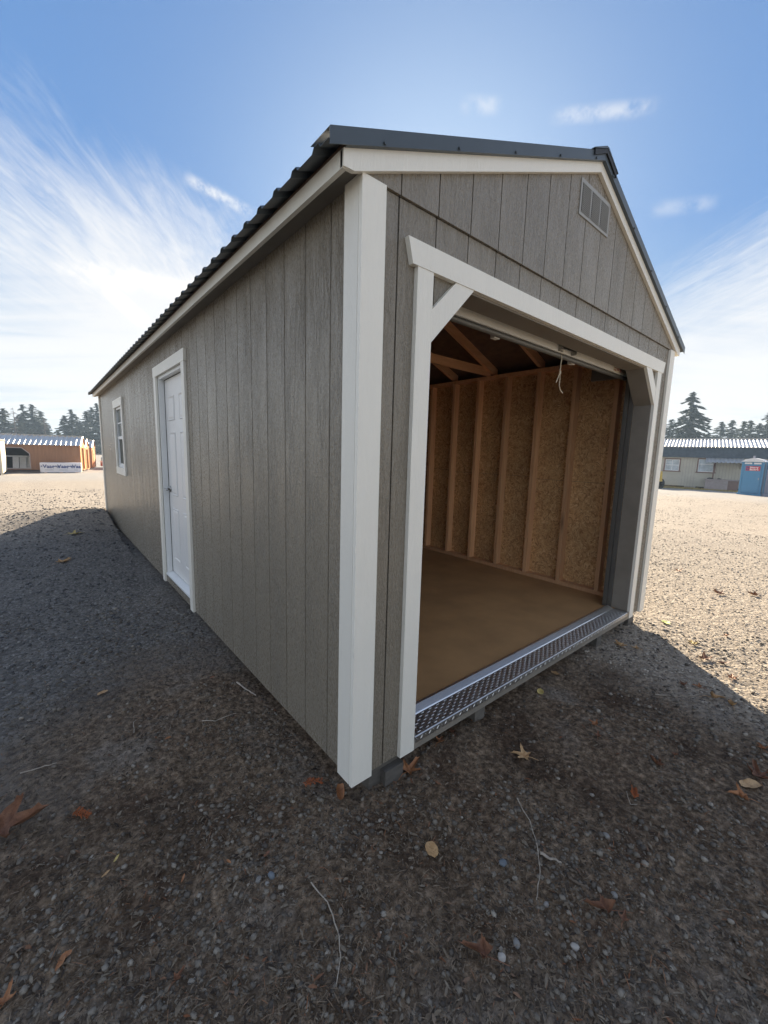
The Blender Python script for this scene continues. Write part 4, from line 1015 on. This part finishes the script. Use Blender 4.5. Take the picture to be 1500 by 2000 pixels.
# orange sheds in a row: local s runs along the long side from the gable end, t goes back
def orange_shed(corner, ang, label, ln, wd, ze, zp, zg, opening=None, gable_door='open'):
    root = thing('orange_shed', label, 'shed', (corner[0], corner[1], zg), ang, 'orange sheds in a row')
    # local: x from gable end along the long side (negative x = away), y back
    side = MB()
    H = ze-zg
    if opening:
        a, b, zb, zt = opening
        side.box(-ln, a, 0, 0.06, 0.12, H).box(b, 0, 0, 0.06, 0.12, H).box(a, b, 0, 0.06, 0.12, zb-zg).box(a, b, 0, 0.06, zt-zg, H)
        side.prism([(b-0.42, zt-zg), (b, zt-zg-0.42), (b, zt-zg)], 'y', 0.001, 0.058)
        side.prism([(a+0.42, zt-zg), (a, zt-zg), (a, zt-zg-0.42)], 'y', 0.001, 0.058)
    else: side.box(-ln, 0, 0, 0.06, 0.12, H)
    side.box(-ln, 0, wd-0.06, wd, 0.12, H)
    side.build('side_wall', 'brown_siding', root)
    if opening:
        a, b, zb, zt = opening
        tr = MB().box(a, b-0.4, -0.02, -0.002, zt-zg-0.005, zt-zg+0.05).box(b, b+0.06, -0.02, -0.002, zb-zg, zt-zg-0.42).box(a-0.05, b+0.06, -0.06, -0.002, zb-zg-0.06, zb-zg)
        tr.prism([(b-0.42, zt-zg), (b, zt-zg-0.42), (b+0.06, zt-zg-0.40), (b-0.40, zt-zg+0.05)], 'y', -0.02, -0.002)
        tr.build('opening_trim', 'dusty_pink', root)
    # gable end with corner boards and a doorway
    g = MB(); dw_ = 0.55
    g.box(-0.06, 0, 0.001, wd/2-dw_, 0.12, H).box(-0.06, 0, wd/2+dw_, wd-0.001, 0.12, H).box(-0.06, 0, wd/2-dw_, wd/2+dw_, 1.85, H)
    g.prism([(0, H), (wd, H), (wd/2, zp-zg)], 'x', -0.06, 0)
    g.build('gable_wall', 'orange_wood', root)
    for y0, y1 in ((-0.01, 0.12), (wd-0.12, wd+0.01)): bx('corner_board', 'orange_wood', root, 0.002, 0.03, y0, y1, 0.1, H)
    bx('gable_band', 'orange_wood', root, 0.002, 0.035, -0.05, wd+0.05, H-0.06, H+0.06)
    if gable_door == 'open':
        bx('doorway', 'dark_inside', root, -0.16, -0.10, 0.1, wd-0.1, 0.17, H)  # dark sheet closing the opening, stands in for the shaded inside
        for y0, y1 in ((wd/2-dw_-0.09, wd/2-dw_), (wd/2+dw_, wd/2+dw_+0.09)): bx('door_trim', 'orange_wood', root, 0.002, 0.028, y0, y1, 0.12, 1.9)
        bx('door_sill', 'orange_wood', root, 0.002, 0.06, wd/2-dw_, wd/2+dw_, 0.06, 0.14)
    else:
        d = bx('shed_door', 'orange_wood', root, 0.003, 0.04, wd/2-dw_, wd/2+dw_, 0.14, 1.88)
        for z in (0.5, 1.4): bx('hinge_board', 'orange_wood', d, 0.041, 0.06, wd/2-dw_, wd/2+dw_, z, z+0.1)
    bx('back_wall', 'brown_siding', root, -ln, -ln+0.06, 0.061, wd-0.061, 0.12, H)
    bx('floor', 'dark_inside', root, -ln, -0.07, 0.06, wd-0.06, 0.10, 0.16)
    if opening:
        a, b, zb, zt = opening
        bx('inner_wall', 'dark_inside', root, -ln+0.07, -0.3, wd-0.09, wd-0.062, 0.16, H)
    for (ta, tb) in ((-0.14, wd/2), (wd+0.14, wd/2)):
        n = int((ln+0.2)/0.31)
        ribbed(Matrix.Identity(4), -ln-0.1, 0.1, ((ta, H-0.02), (tb, zp-zg+0.04)), n, 'bright_roof', 'roof_panel', root, 0.05)
    bx('ridge_cap', 'bright_roof', root, -ln-0.1, 0.1, wd/2-0.1, wd/2+0.1, zp-zg+0.075, zp-zg+0.095)
    return root
ANG = -0.175
orange_shed((1.386, 39.4), ANG, 'brown sided shed with a wide side opening behind the wrapped lumber', 7.6, 2.95, 1.34, 2.02, -0.70, (-5.4, -3.14, -0.45, 1.06))
orange_shed((1.955, 43.6), ANG, 'orange gabled shed with an open doorway, middle of the row behind the lumber', 6.5, 2.9, 1.24, 1.88, -0.84)
orange_shed((2.78, 48.0), ANG, 'orange gabled shed with a closed plank door, last of the row', 6.5, 2.9, 1.2, 1.86, -0.92, None, 'closed')
# white boards leaning inside the open shed
for i, (x, w) in enumerate(((-2.72, 0.36), (-2.33, 0.40), (-1.98, 0.30))):
    o = MB().box(0, w, 0, 0.03, 0, 0.92).build('white_panel', 'white_board', loc=(x-0.02, 40.9+0.07*i, -0.53)); o.rotation_euler = (math.radians(-14), 0, ANG)
    tag(o, ['narrow white panel leaning in the open brown shed beside the cream shed', 'white panel leaning in the middle of the open brown shed', 'white panel leaning nearest the cut corner of the shed opening'][i], 'panel', 'white panels leaning inside the open shed')
o = MB().box(-3.2, -1.75, 0, 0.06, 0, 0.06).build('rail', 'white_board', loc=(0, 40.55, 0.40)); tag(o, 'thin grey rail crossing the opening of the brown shed above the white panels', 'rail')
# wrapped lumber bundle with printing
BL0, BL1 = Vector((-1.137, 38.45, 0)), Vector((1.283, 38.1, 0))
bl = (BL1-BL0).length; ba = math.atan2(BL1.y-BL0.y, BL1.x-BL0.x); bz = g1(0, 38.2)
lum_o = thing('lumber_bundle', 'long bundle of lumber in white printed wrap lying before the brown shed', 'lumber', (BL0.x, BL0.y, bz), ba)
hh = 0.02 - bz
MB().box(0, bl, 0, 0.75, 0.05, hh).build('wrap', 'white_wrap', lum_o)
for x in (0.3, bl/2, bl-0.3): bx('bearer', 'stud_wood', lum_o, x-0.05, x+0.05, -0.01, 0.76, -0.06, 0.049)
ends = MB()
for j in range(5):
    for k in range(4): ends.box(bl+0.001, bl+0.02, 0.02+0.145*j, 0.02+0.145*j+0.135, 0.06+k*(hh-0.07)/4, 0.06+(k+1)*(hh-0.07)/4-0.012)
ends.build('board_end', 'ivory_wall', lum_o, kind='stuff')
def lettering(txt, size, M, material, parent, name='lettering', ext=0.002, bold=0.0):
    cu = D.curves.new('lettering', 'FONT'); cu.body = txt; cu.size = size; cu.extrude = ext; cu.offset = bold
    tmp = D.objects.new('tmp', cu); COL.objects.link(tmp)
    dg = bpy.context.evaluated_depsgraph_get(); me = D.meshes.new_from_object(tmp.evaluated_get(dg))
    D.objects.remove(tmp); D.curves.remove(cu)
    me.transform(M); me.materials.clear(); me.materials.append(MATS[material])
    return link(name, me, parent)
RXM = Matrix.Rotation(math.radians(90), 4, 'X')
for i, x in enumerate((0.17, 1.03, 1.93)):
    txt = 'Vaagen' if i < 2 else 'Vaa'
    lettering(txt, 0.36, Matrix.Translation((x, -0.004, hh*0.50)) @ RXM, 'ink_navy', lum_o, bold=0.012)
    em = MB()
    for k in range(5):
        a = math.radians(90+72*k); em.prism([(x-0.075+0.045*math.cos(a-0.5), hh*0.66+0.045*math.sin(a-0.5)), (x-0.075+0.075*math.cos(a), hh*0.66+0.075*math.sin(a)), (x-0.075+0.045*math.cos(a+0.5), hh*0.66+0.045*math.sin(a+0.5)), (x-0.075, hh*0.66)], 'y', -0.006, -0.002)
    em.build('emblem', 'ink_navy', lum_o)
    sm = MB()
    for k in range(9 if i < 2 else 4): sm.box(x+0.10+k*0.058, x+0.10+k*0.058+0.04, -0.005, -0.002, hh*0.28, hh*0.28+0.045)
    sm.build('small_print', 'ink_grey', lum_o)
# cream shed at the edge of the picture
cs = thing('cream_shed', 'cream and lavender walled shed cut off by the picture edge beyond the gravel lane', 'shed', (-2.919, 33.5, -0.62), 0.0)
MB().box(-4.0, 0, 0, 0.06, 0.12, 2.17).build('front_wall', 'lavender_wall', cs)
MB().box(-0.06, 0, 0.061, 4.5, 0.12, 2.17).build('side_wall', 'ivory_wall', cs)
bx('corner_board', 'ivory_wall', cs, -0.08, 0.02, -0.02, -0.001, 0.1, 2.17)
MB().box(-4.0, -0.061, 4.42, 4.5, 0.12, 2.17).box(-4, -3.94, 0.061, 4.42, 0.12, 2.17).build('back_wall', 'lavender_wall', cs)
MB().prism([(-4.1, 2.171), (0.06, 2.171), (0.03, 2.24), (-2.0, 2.75), (-4.07, 2.24)], 'y', -0.1, 4.6).build('roof', 'brown_trim', cs)
MB().box(-3.9, -0.1, 0.1, 4.4, 0.0, 0.119).build('base', 'dark_inside', cs)
# vehicles glimpsed past the far corner of the shed
def vehicle(name, label, cat, x, y, rz, body, ln, wd, h0, h1, roofh, cab):
    z = g1(x, y); r = thing(name, label, cat, (x, y, z), rz)
    MB().prism([(0, h0), (ln, h0), (ln, h1*0.92), (ln*0.97, h1), (0.03*ln, h1), (0, h1*0.9)], 'y', -wd/2, wd/2).build('body', body, r)
    a, b = cab
    MB().prism([(a*ln, h1+0.001), (b*ln, h1+0.001), (b*ln-0.25, roofh), (a*ln+0.3, roofh)], 'y', -wd/2+0.08, wd/2-0.08).build('cab', body, r)
    MB().prism([(a*ln+0.10, h1+0.05), (b*ln-0.07, h1+0.05), (b*ln-0.26, roofh-0.08), (a*ln+0.30, roofh-0.08)], 'y', -wd/2+0.07, wd/2-0.07).build('window', 'sky_glass', r)
    for px in (0.18*ln, 0.80*ln):
        for s in (-1, 1):
            w = MB().tube([(px, s*(wd/2-0.18), 0.34), (px, s*(wd/2+0.02), 0.34)], 0.34, 16).build('wheel', 'rubber_black', r)
            MB().tube([(px, s*(wd/2+0.021), 0.34), (px, s*(wd/2+0.03), 0.34)], 0.19, 12).build('rim', 'bare_steel', w)
    for s in (-1, 1): MB().box(-0.015, -0.001, s*wd*0.34-0.12, s*wd*0.34+0.12, h1*0.68, h1*0.82).build('headlight', 'sky_glass', r)
    return r
vehicle('parked_truck', 'dark blue truck parked past the last orange shed', 'truck', 4.05, 51.5, 0.15, 'blue_paint', 5.6, 1.95, 0.45, 1.15, 2.05, (0.16, 0.55))
vehicle('parked_car', 'small red car in front of the dark blue truck, half hidden by the shed', 'car', 3.55, 47.0, 0.15, 'red_paint', 4.2, 1.7, 0.28, 0.82, 1.38, (0.22, 0.85))

# long low building with a slate band
P0, dB = Vector((40.889, 10.515, 0)), Vector((1.534, -6.628, 0)).normalized()
MBm = Matrix(((dB.x, -dB.y, 0, P0.x), (dB.y, dB.x, 0, P0.y), (0, 0, 1, 0), (0, 0, 0, 1)))   # s along the wall; t>0 away behind
lb = thing('long_building', 'long low cream building with a slate mansard band and ribbed pale roof', 'building', (0, 0, 0))
S0, S1 = -3.2, 16.0
W1, W2 = (-0.02, 0.98, 0.64, 1.60), (2.28, 3.34, 0.62, 1.66)
wb = MB()
def wall_with(wb, s0, s1, z0, z1, holes):
    c = s0
    for (a, b, q, p) in holes:
        wb.box(c, a, 0, 0.12, z0, z1); wb.box(a, b, 0, 0.12, z0, q); wb.box(a, b, 0, 0.12, p, z1); c = b
    wb.box(c, s1, 0, 0.12, z0, z1)
wall_with(wb, S0, S1, -0.62, 1.79, [W1, W2])
wb.box(S0, S0+0.12, 0.121, 7, -0.62, 1.79).box(S1-0.12, S1, 0.121, 7, -0.62, 1.79).box(S0, S1, 7.001, 7.12, -0.62, 1.79)
wb.xf(MBm).build('wall', 'cream_wall', lb)
strips = MB()
s = S0+0.2
while s < S1:
    strips.box(s, s+0.018, -0.006, -0.001, -0.62, 1.78) if not any(a-0.1 < s < b+0.1 for a, b, *_ in (W1, W2)) else None
    s += 0.203
strips.xf(MBm).build('wall_grooves', 'dusty_pink', lb, kind='stuff')
MB().prism([(-0.22, 1.80), (0.05, 1.80), (0.35, 2.66), (0.02, 2.66)], 'x', S0-0.1, S1).xf(MBm).build('mansard_band', 'slate_band', lb)
rr = MB(); s = S0
while s < S1:
    rr.prism([(-0.222, 1.80), (0.018, 2.66), (0.000, 2.66), (-0.246, 1.80)], 'x', s, s+0.035); s += 0.23
rr.xf(MBm).build('band_seams', 'slate_band', lb, kind='stuff')
for i in range(6):
    a = S0-0.1 + i*3.2
    ribbed(MBm, a, a+3.199, ((-0.05, 2.68), (3.2, 3.46)), 13, 'bright_roof', 'roof_panel', lb, 0.035)
MB().box(S0-0.1, S1, 3.1, 3.4, 3.5, 3.53).xf(MBm).build('ridge_cap', 'bright_roof', lb)
MB().prism([(3.4, 3.46), (7.2, 2.66), (7.2, 2.6), (3.4, 3.4)], 'x', S0-0.1, S1).xf(MBm).build('roof_back', 'bright_roof', lb)
for (a, b, q, p), lower in ((W1, False), (W2, True)):
    w = MB().box(a-0.09, b+0.09, -0.04, -0.002, p, p+0.09).box(a-0.14, b+0.14, -0.06, -0.002, q-0.09, q).box(a-0.09, a, -0.04, -0.002, q, p).box(b, b+0.09, -0.04, -0.002, q, p).xf(MBm).build('window', 'brown_trim', lb)
    m = (q+p)/2 if not lower else q+(p-q)*0.62
    fr_ = MB().box(a, b, 0.01, 0.06, q, q+0.05).box(a, b, 0.01, 0.06, p-0.05, p).box(a, a+0.05, 0.01, 0.06, q+0.05, p-0.05).box(b-0.05, b, 0.01, 0.06, q+0.05, p-0.05).box(a+0.05, b-0.05, 0.012, 0.058, m-0.025, m+0.025)
    if not lower: fr_.box((a+b)/2-0.02, (a+b)/2+0.02, 0.014, 0.056, q+0.05, p-0.05)
    fr_.xf(MBm).build('frame', 'white_vinyl', w)
    for z0, z1, mm in ((q+0.05, m-0.025, 'sky_glass'), (m+0.025, p-0.05, 'sky_glass' if not lower else 'yellow_paint')):
        MB().box(a+0.05, b-0.05, 0.03, 0.035, z0, z1).xf(MBm).build('pane', 'sky_glass', w)
MB().box(S0+0.3, S1-0.3, 0.35, 0.40, -1.0, -0.63).xf(MBm).build('crawl_space', 'dark_inside', lb)  # dark sheet standing in for the shade under the building
for s, w_, mname in ((1.50, 0.78, 'concrete'), (5.6, 0.7, 'concrete'), (-2.0, 0.7, 'concrete')):
    MB().box(s, s+w_, 0.02, 0.30, -1.0, -0.625).xf(MBm).build('footing_block', mname, lb)
# lean-to awning and the box under it
aw = thing('awning', 'ribbed metal awning on a brown post over the cream wall of the long building', 'awning', (0, 0, 0))
ribbed(MBm, 2.72, 5.10, ((-1.3, 1.42), (-0.06, 1.80)), 9, 'bright_roof', 'roof_panel', aw, 0.05)
MB().box(3.28, 3.37, -0.34, -0.26, -0.05, 1.66).xf(MBm).build('post', 'brown_trim', aw)
MB().prism([(-0.9, 1.42), (-0.26, 0.95), (-0.26, 1.62)], 'x', 3.27, 3.33).xf(MBm).build('bracket', 'brown_trim', aw)
MB().prism([(-0.9, 1.42), (-0.02, 0.95), (-0.02, 1.62)], 'x', 4.95, 5.01).xf(MBm).build('bracket', 'cream_wall', aw)
bxo = thing('storage_box', 'long dusty pink box with a lid standing under the metal awning', 'box', (0, 0, 0))
gzb = -0.86
MB().box(2.86, 4.30, -0.95, -0.30, gzb+0.12, 0.0).xf(MBm).build('front_panel', 'dusty_pink', bxo)
MB().box(4.301, 4.95, -0.90, -0.30, gzb+0.02, 0.0).xf(MBm).build('end_panel', 'brown_trim', bxo)
MB().box(2.80, 5.0, -1.0, -0.22, 0.001, 0.09).xf(MBm).build('lid', 'dusty_pink', bxo)
for s in (2.95, 4.1): MB().box(s, s+0.1, -0.9, -0.4, gzb-0.05, gzb+0.119).xf(MBm).build('foot', 'brown_trim', bxo)
for i, (s, w_, h_) in enumerate(((2.95, 0.42, 0.10), (3.6, 0.28, 0.07))):
    o = MB().box(s, s+w_, -0.7, -0.4, 0.091, 0.091+h_*0.5).prism([(s+0.03, 0.091+h_*0.5), (s+w_-0.03, 0.091+h_*0.5), (s+w_*0.7, 0.091+h_), (s+w_*0.3, 0.091+h_)], 'y', -0.68, -0.42).xf(MBm).build('tool_case', 'dark_inside')
    tag(o, ['wide dark case lying on the pink box by the awning post', 'small dark case lying midway along the lid of the pink box'][i], 'case')
# portable toilets
def toilet(corner, rz, mat_, label):
    z = g1(*corner); r = thing('portable_toilet', label, 'portable toilet', (corner[0], corner[1], z), rz, 'portable toilets by the building')
    w, d, h = 1.12, 1.15, 2.16
    bx('cabin', mat_, r, 0.03, w-0.03, 0.04, d-0.03, 0.12, h)
    for x, y in ((0, 0), (w-0.09, 0), (0, d-0.09), (w-0.09, d-0.09)): bx('corner_post', mat_, r, x, x+0.09, y, y+0.09, 0.1, h)
    dr = bx('door', mat_, r, 0.12, w-0.12, 0.012, 0.039, 0.22, h-0.24); bx('door_pull', 'bare_steel', dr, w-0.21, w-0.17, -0.01, 0.011, 1.0, 1.14)
    for x in (0.36, 0.66): bx('door_rib', mat_, dr, x, x+0.05, 0.002, 0.0118, 0.3, h-0.75)
    bx('skid', mat_, r, -0.05, w+0.05, -0.08, d+0.05, -0.06, 0.099)
    for a in (0.14, 0.60): MB().box(a, a+0.36, -0.004, 0.0385, h-0.15, h-0.05).build('vent_panel', 'toilet_roof', r)
    MB().prism([(-0.05, h+0.001), (w+0.05, h+0.001), (w*0.86, h+0.16), (w*0.5, h+0.25), (w*0.14, h+0.16)], 'y', -0.06, d+0.06).build('roof', 'toilet_roof', r)
    MB().tube([(w*0.48, 0.2, h+0.2), (w*0.48, 0.2, h+0.40)], 0.055, 10).build('vent_pipe', 'toilet_grey', r)
    sg = bx('sign', 'sign_red', r, 0.22, 0.94, -0.012, 0.011, h-0.58, h-0.28)
    bx('sign_logo', 'sign_purple', sg, 0.245, 0.40, -0.017, -0.0125, h-0.55, h-0.31)
    MB().tube([(0.322, -0.0175, h-0.44), (0.322, -0.021, h-0.44)], 0.045, 10).build('sign_logo', 'sign_red', sg)
    lettering('Honey', 0.155, Matrix.Translation((0.425, -0.016, h-0.415)) @ RXM, 'sign_white', sg, bold=0.004)
    lettering('Bucket', 0.155, Matrix.Translation((0.425, -0.016, h-0.545)) @ RXM, 'sign_white', sg, bold=0.004)
    return r
toilet((34.83, 4.45), math.radians(-92), 'toilet_blue', 'blue portable toilet with a white roof and a red sign by the long building')
toilet((34.95, 3.18), math.radians(-100), 'toilet_grey', 'grey portable toilet with a red sign at the picture edge beside the blue one')
# yellow loader half hidden by the shed's right corner
lx, ly = 36.2, 9.27; lz = g1(lx, ly)
ld = thing('yellow_loader', 'small yellow loader half hidden behind the corner trim of the taupe shed', 'loader', (lx, ly, lz), 0.9)
MB().prism([(0, 0.55), (1.9, 0.55), (1.9, 1.15), (1.5, 1.35), (0.1, 1.35)], 'y', 0, 0.9).build('body', 'yellow_paint', ld)
MB().box(0.2, 0.9, 0.1, 0.8, 1.351, 1.40).build('seat_deck', 'dark_inside', ld)
for x in (0.38, 1.5):
    for y in (-0.2, 0.9): MB().tube([(x, y, 0.38), (x, y+0.2, 0.38)], 0.40, 14).build('wheel', 'rubber_black', ld)
MB().tube([(1.7, 0.2, 1.0), (2.5, 0.2, 0.5)], 0.06, 6).tube([(1.7, 0.7, 1.0), (2.5, 0.7, 0.5)], 0.06, 6).build('arm', 'yellow_paint', ld)
MB().prism([(2.4, 0.1), (2.95, 0.08), (2.55, 0.7), (2.45, 0.7)], 'y', -0.1, 1.0).build('bucket', 'yellow_paint', ld)
# dry grass strip before the building
n = 9000
sg_ = rng.uniform(-3, 10, n); tg_ = -rng.random(n)**1.4*2.6 - 0.05
gxp = P0.x + dB.x*sg_ - dB.y*tg_; gyp = P0.y + dB.y*sg_ + dB.x*tg_; gzp = gz(gxp, gyp)
hgt = 0.05+0.16*rng.random(n); a = rng.random(n)*6.28
V = np.stack([np.stack([gxp-0.02*np.cos(a), gyp-0.02*np.sin(a), gzp-0.01], -1), np.stack([gxp+0.02*np.cos(a), gyp+0.02*np.sin(a), gzp-0.01], -1), np.stack([gxp+0.08*(rng.random(n)-0.5), gyp+0.08*(rng.random(n)-0.5), gzp+hgt], -1)], 1)
link('dry_grass', np_mesh('dry_grass', V.reshape(-1, 3), (np.arange(n)[:, None]*3+np.arange(3)), 'dry_grass'), kind='stuff')

# ------------------------------------------------------------------ trees
def conifer(x, y, h, r, label, group, seed, material='needles_dark', dens=1.0, bare=0.08, droop=0.25, name='conifer_tree', sparse=0.0):
    rr_ = np.random.default_rng(seed); z0 = g1(x, y) - 0.3
    t = thing(name, label, 'tree', (x, y, z0), 0, group)
    lean = (rr_.random()-0.5)*0.03*h
    MB().tube([(0, 0, 0), (lean*0.4, 0, h*0.5), (lean, 0, h*0.97)], h*0.016+0.05, 7, 0.03).build('trunk', 'tree_bark', t)
    pts = []; nb = int(58*dens)
    for i in range(nb):
        f = bare + (1-bare)*(i+rr_.random())/nb; f = min(f, 0.995)
        if rr_.random() < sparse: continue
        bl_ = r*(1-f)**0.85*rr_.uniform(0.55, 1.18)+0.15
        az = rr_.random()*6.283
        n_ = max(5, int(bl_*13*dens**0.5))
        for k in range(n_):
            q = (k+rr_.random())/n_
            d = bl_*q
            zz = h*f - droop*d*(0.5+q) + 0.25*d*q
            side = (rr_.random()-0.5)*bl_*0.42*(1-q*0.75)
            pts.append((lean*f+math.cos(az)*d-math.sin(az)*side, math.sin(az)*d+math.cos(az)*side, zz-abs(side)*0.25, az, bl_))
    for k in range(int(26*dens)):
        f = rr_.uniform(0.9, 1.0); pts.append((lean*f+rr_.normal()*0.1, rr_.normal()*0.1, h*f, rr_.random()*6.28, 0.4))
    pts = np.array(pts); m = len(pts)
    sz = (0.16+0.16*rr_.random(m))*(0.6+h/26)
    az = pts[:, 3]+(rr_.random(m)-0.5)*1.6; dp = (rr_.random(m)-0.65)*0.9
    u = np.stack([np.cos(az)*np.cos(dp), np.sin(az)*np.cos(dp), np.sin(dp)], -1)*sz[:, None]*1.7
    w = np.stack([-np.sin(az), np.cos(az), (rr_.random(m)-0.5)*1.4], -1)*sz[:, None]*0.62
    c = pts[:, :3]
    V = np.stack([c-u*0.45, c+w, c+u, c-w], 1)
    me = np_mesh('crown', V.reshape(-1, 3), np.arange(m)[:, None]*4+np.arange(4), material)
    link('crown', me, t)
def bare_tree(x, y, h, label, seed, group):
    r = random.Random(seed); z0 = g1(x, y)-0.3
    t = thing('dead_tree', label, 'tree', (x, y, z0), 0, group)
    MB().tube([(0, 0, 0), (0.1, 0, h*0.5), (0.0, 0, h)], 0.20, 6, 0.03).build('trunk', 'dead_wood', t)
    mb = MB()
    for i in range(34):
        f = r.uniform(0.3, 0.97); a = r.uniform(0, 6.28); l = (1-f)*h*0.2+0.4
        mb.tube([(0, 0, h*f), (math.cos(a)*l*0.6, math.sin(a)*l*0.6, h*f+0.05*l), (math.cos(a)*l, math.sin(a)*l, h*f-0.25*l)], 0.05, 4, 0.015)
    mb.build('branches', 'dead_wood', t)
TG = 'conifers behind the orange sheds'; RG = 'conifers behind the long building'
def T(x, y, z, far, k=1.0):
    """move a crown tip seen at 75 m out to its real distance"""
    f = far/75.0
    return CAMX+(x-CAMX)*f, CAMY+(y-CAMY)*f, 1.4+(z-1.4)*f
left = [(-4.6, 73.6, 5.9, 'needles_dark', 2.6, 'wide dark conifer at the picture edge behind the cream shed'),
        (-3.0, 73.7, 4.6, 'needles_dark', 2.2, 'short conifer filling the gap before the first tall pair of conifers'),
        (-2.5, 73.7, 6.6, 'needles_dark', 1.5, 'tall narrow conifer with a spire top, first of the tall pair above the ribbed roof'),
        (-1.6, 73.7, 6.7, 'needles_dark', 2.3, 'tall broad conifer with gaps, second of the tall pair above the ribbed roof'),
        (-0.8, 73.7, 5.9, 'needles_dark', 1.3, 'conifer with a ragged pointed top just before the gap of open sky'),
        (-0.3, 73.7, 3.7, 'needles_light', 1.7, 'low pale conifer at the edge of the gap of open sky'),
        (0.9, 73.7, 3.4, 'needles_light', 1.4, 'low pale conifer past the gap of open sky'),
        (1.75, 73.7, 5.5, 'needles_dark', 1.2, 'narrow conifer with a rounded tip starting the dense stand past the gap'),
        (2.6, 73.6, 6.4, 'needles_dark', 2.1, 'tall spired conifer in the dense stand above the orange gables'),
        (3.4, 73.6, 4.6, 'needles_dark', 2.5, 'broad low dark conifer in the middle of the dense stand'),
        (4.3, 73.5, 6.3, 'needles_dark', 1.6, 'thin spired conifer standing above the orange gables'),
        (5.1, 73.5, 6.9, 'needles_dark', 1.9, 'tall conifer by the far corner of the taupe shed'),
        (5.8, 73.4, 7.5, 'needles_dark', 1.9, 'tallest conifer of the stand, half hidden by the taupe shed corner')]
for i, (x, y, z, m, r, lab) in enumerate(left):
    fx, fy, fz = T(x, y, z, 132+(i*37 % 17)); conifer(fx, fy, fz+1.25, r*3.4, lab, TG, 100+i, m, 2.2, 0.05, 0.3)
fx, fy, fz = T(-3.55, 73.7, 6.2, 128); bare_tree(fx, fy, fz+1.2, 'thin dead snag with short bare branches between the conifers above the ribbed roof', 3, 'dead trees')
fx, fy, fz = T(-0.45, 73.7, 5.0, 126); bare_tree(fx, fy, fz+1.2, 'thin bare pole of a dead tree at the gap of open sky', 5, 'dead trees')
right = [(71.3, 19.0, 7.6, 'needles_dark', 1.9, 'smaller conifer beside the tallest one, next to the shed wall'),
         (71.9, 16.9, 11.4, 'needles_dark', 4.0, 'tallest conifer with long drooping limbs above the long building'),
         (72.4, 14.6, 5.6, 'needles_dark', 2.4, 'low dark conifer at the foot of the tallest one'),
         (72.7, 13.3, 7.1, 'needles_light', 1.5, 'pale round topped conifer next after the tallest one'),
         (72.9, 12.2, 7.3, 'needles_light', 1.6, 'pale conifer in the middle of the row above the ribbed roof'),
         (73.1, 11.0, 7.15, 'needles_light', 1.3, 'slim pale conifer above the awning'),
         (73.2, 10.3, 7.2, 'needles_light', 1.4, 'slim pale conifer above the blue toilet'),
         (73.3, 9.4, 6.8, 'needles_dark', 1.6, 'dark conifer near the picture edge above the toilets'),
         (73.4, 8.6, 8.2, 'needles_dark', 2.0, 'tall dark conifer cut off by the picture edge')]
for i, (x, y, z, m, r, lab) in enumerate(right):
    far = 105 if i == 1 else 128+(i*29 % 13)
    fx, fy, fz = T(x, y, z, far); conifer(fx, fy, fz+1.25, r*(2.3 if i == 1 else 4.2), lab, RG, 300+i, m, 2.8 if i == 1 else 2.4, 0.03, 0.42 if i == 1 else 0.25, sparse=0.1 if i == 1 else 0)
print('all done', len(D.objects))

# ------------------------------------------------------------------ autumn haze
if HAZE > 0:
    hz = MB().box(-1720, 1720, -1720, 1720, -2.2, 18.5).build('haze', 'gravel_ground', kind='stuff')
    m = D.materials.new('haze'); m.use_nodes = True; t = NT(m.node_tree)
    for n_ in list(t.n):
        if n_.type == 'BSDF_PRINCIPLED': t.n.remove(n_)
    pv = t.new('ShaderNodeVolumePrincipled'); pv.inputs['Color'].default_value = (0.62, 0.80, 1.0, 1); pv.inputs['Density'].default_value = HAZE
    pv.inputs['Anisotropy'].default_value = 0.1
    out = [n_ for n_ in t.n if n_.type == 'OUTPUT_MATERIAL'][0]; t.l.new(pv.outputs[0], out.inputs['Volume'])
    hz.data.materials.clear(); hz.data.materials.append(m)
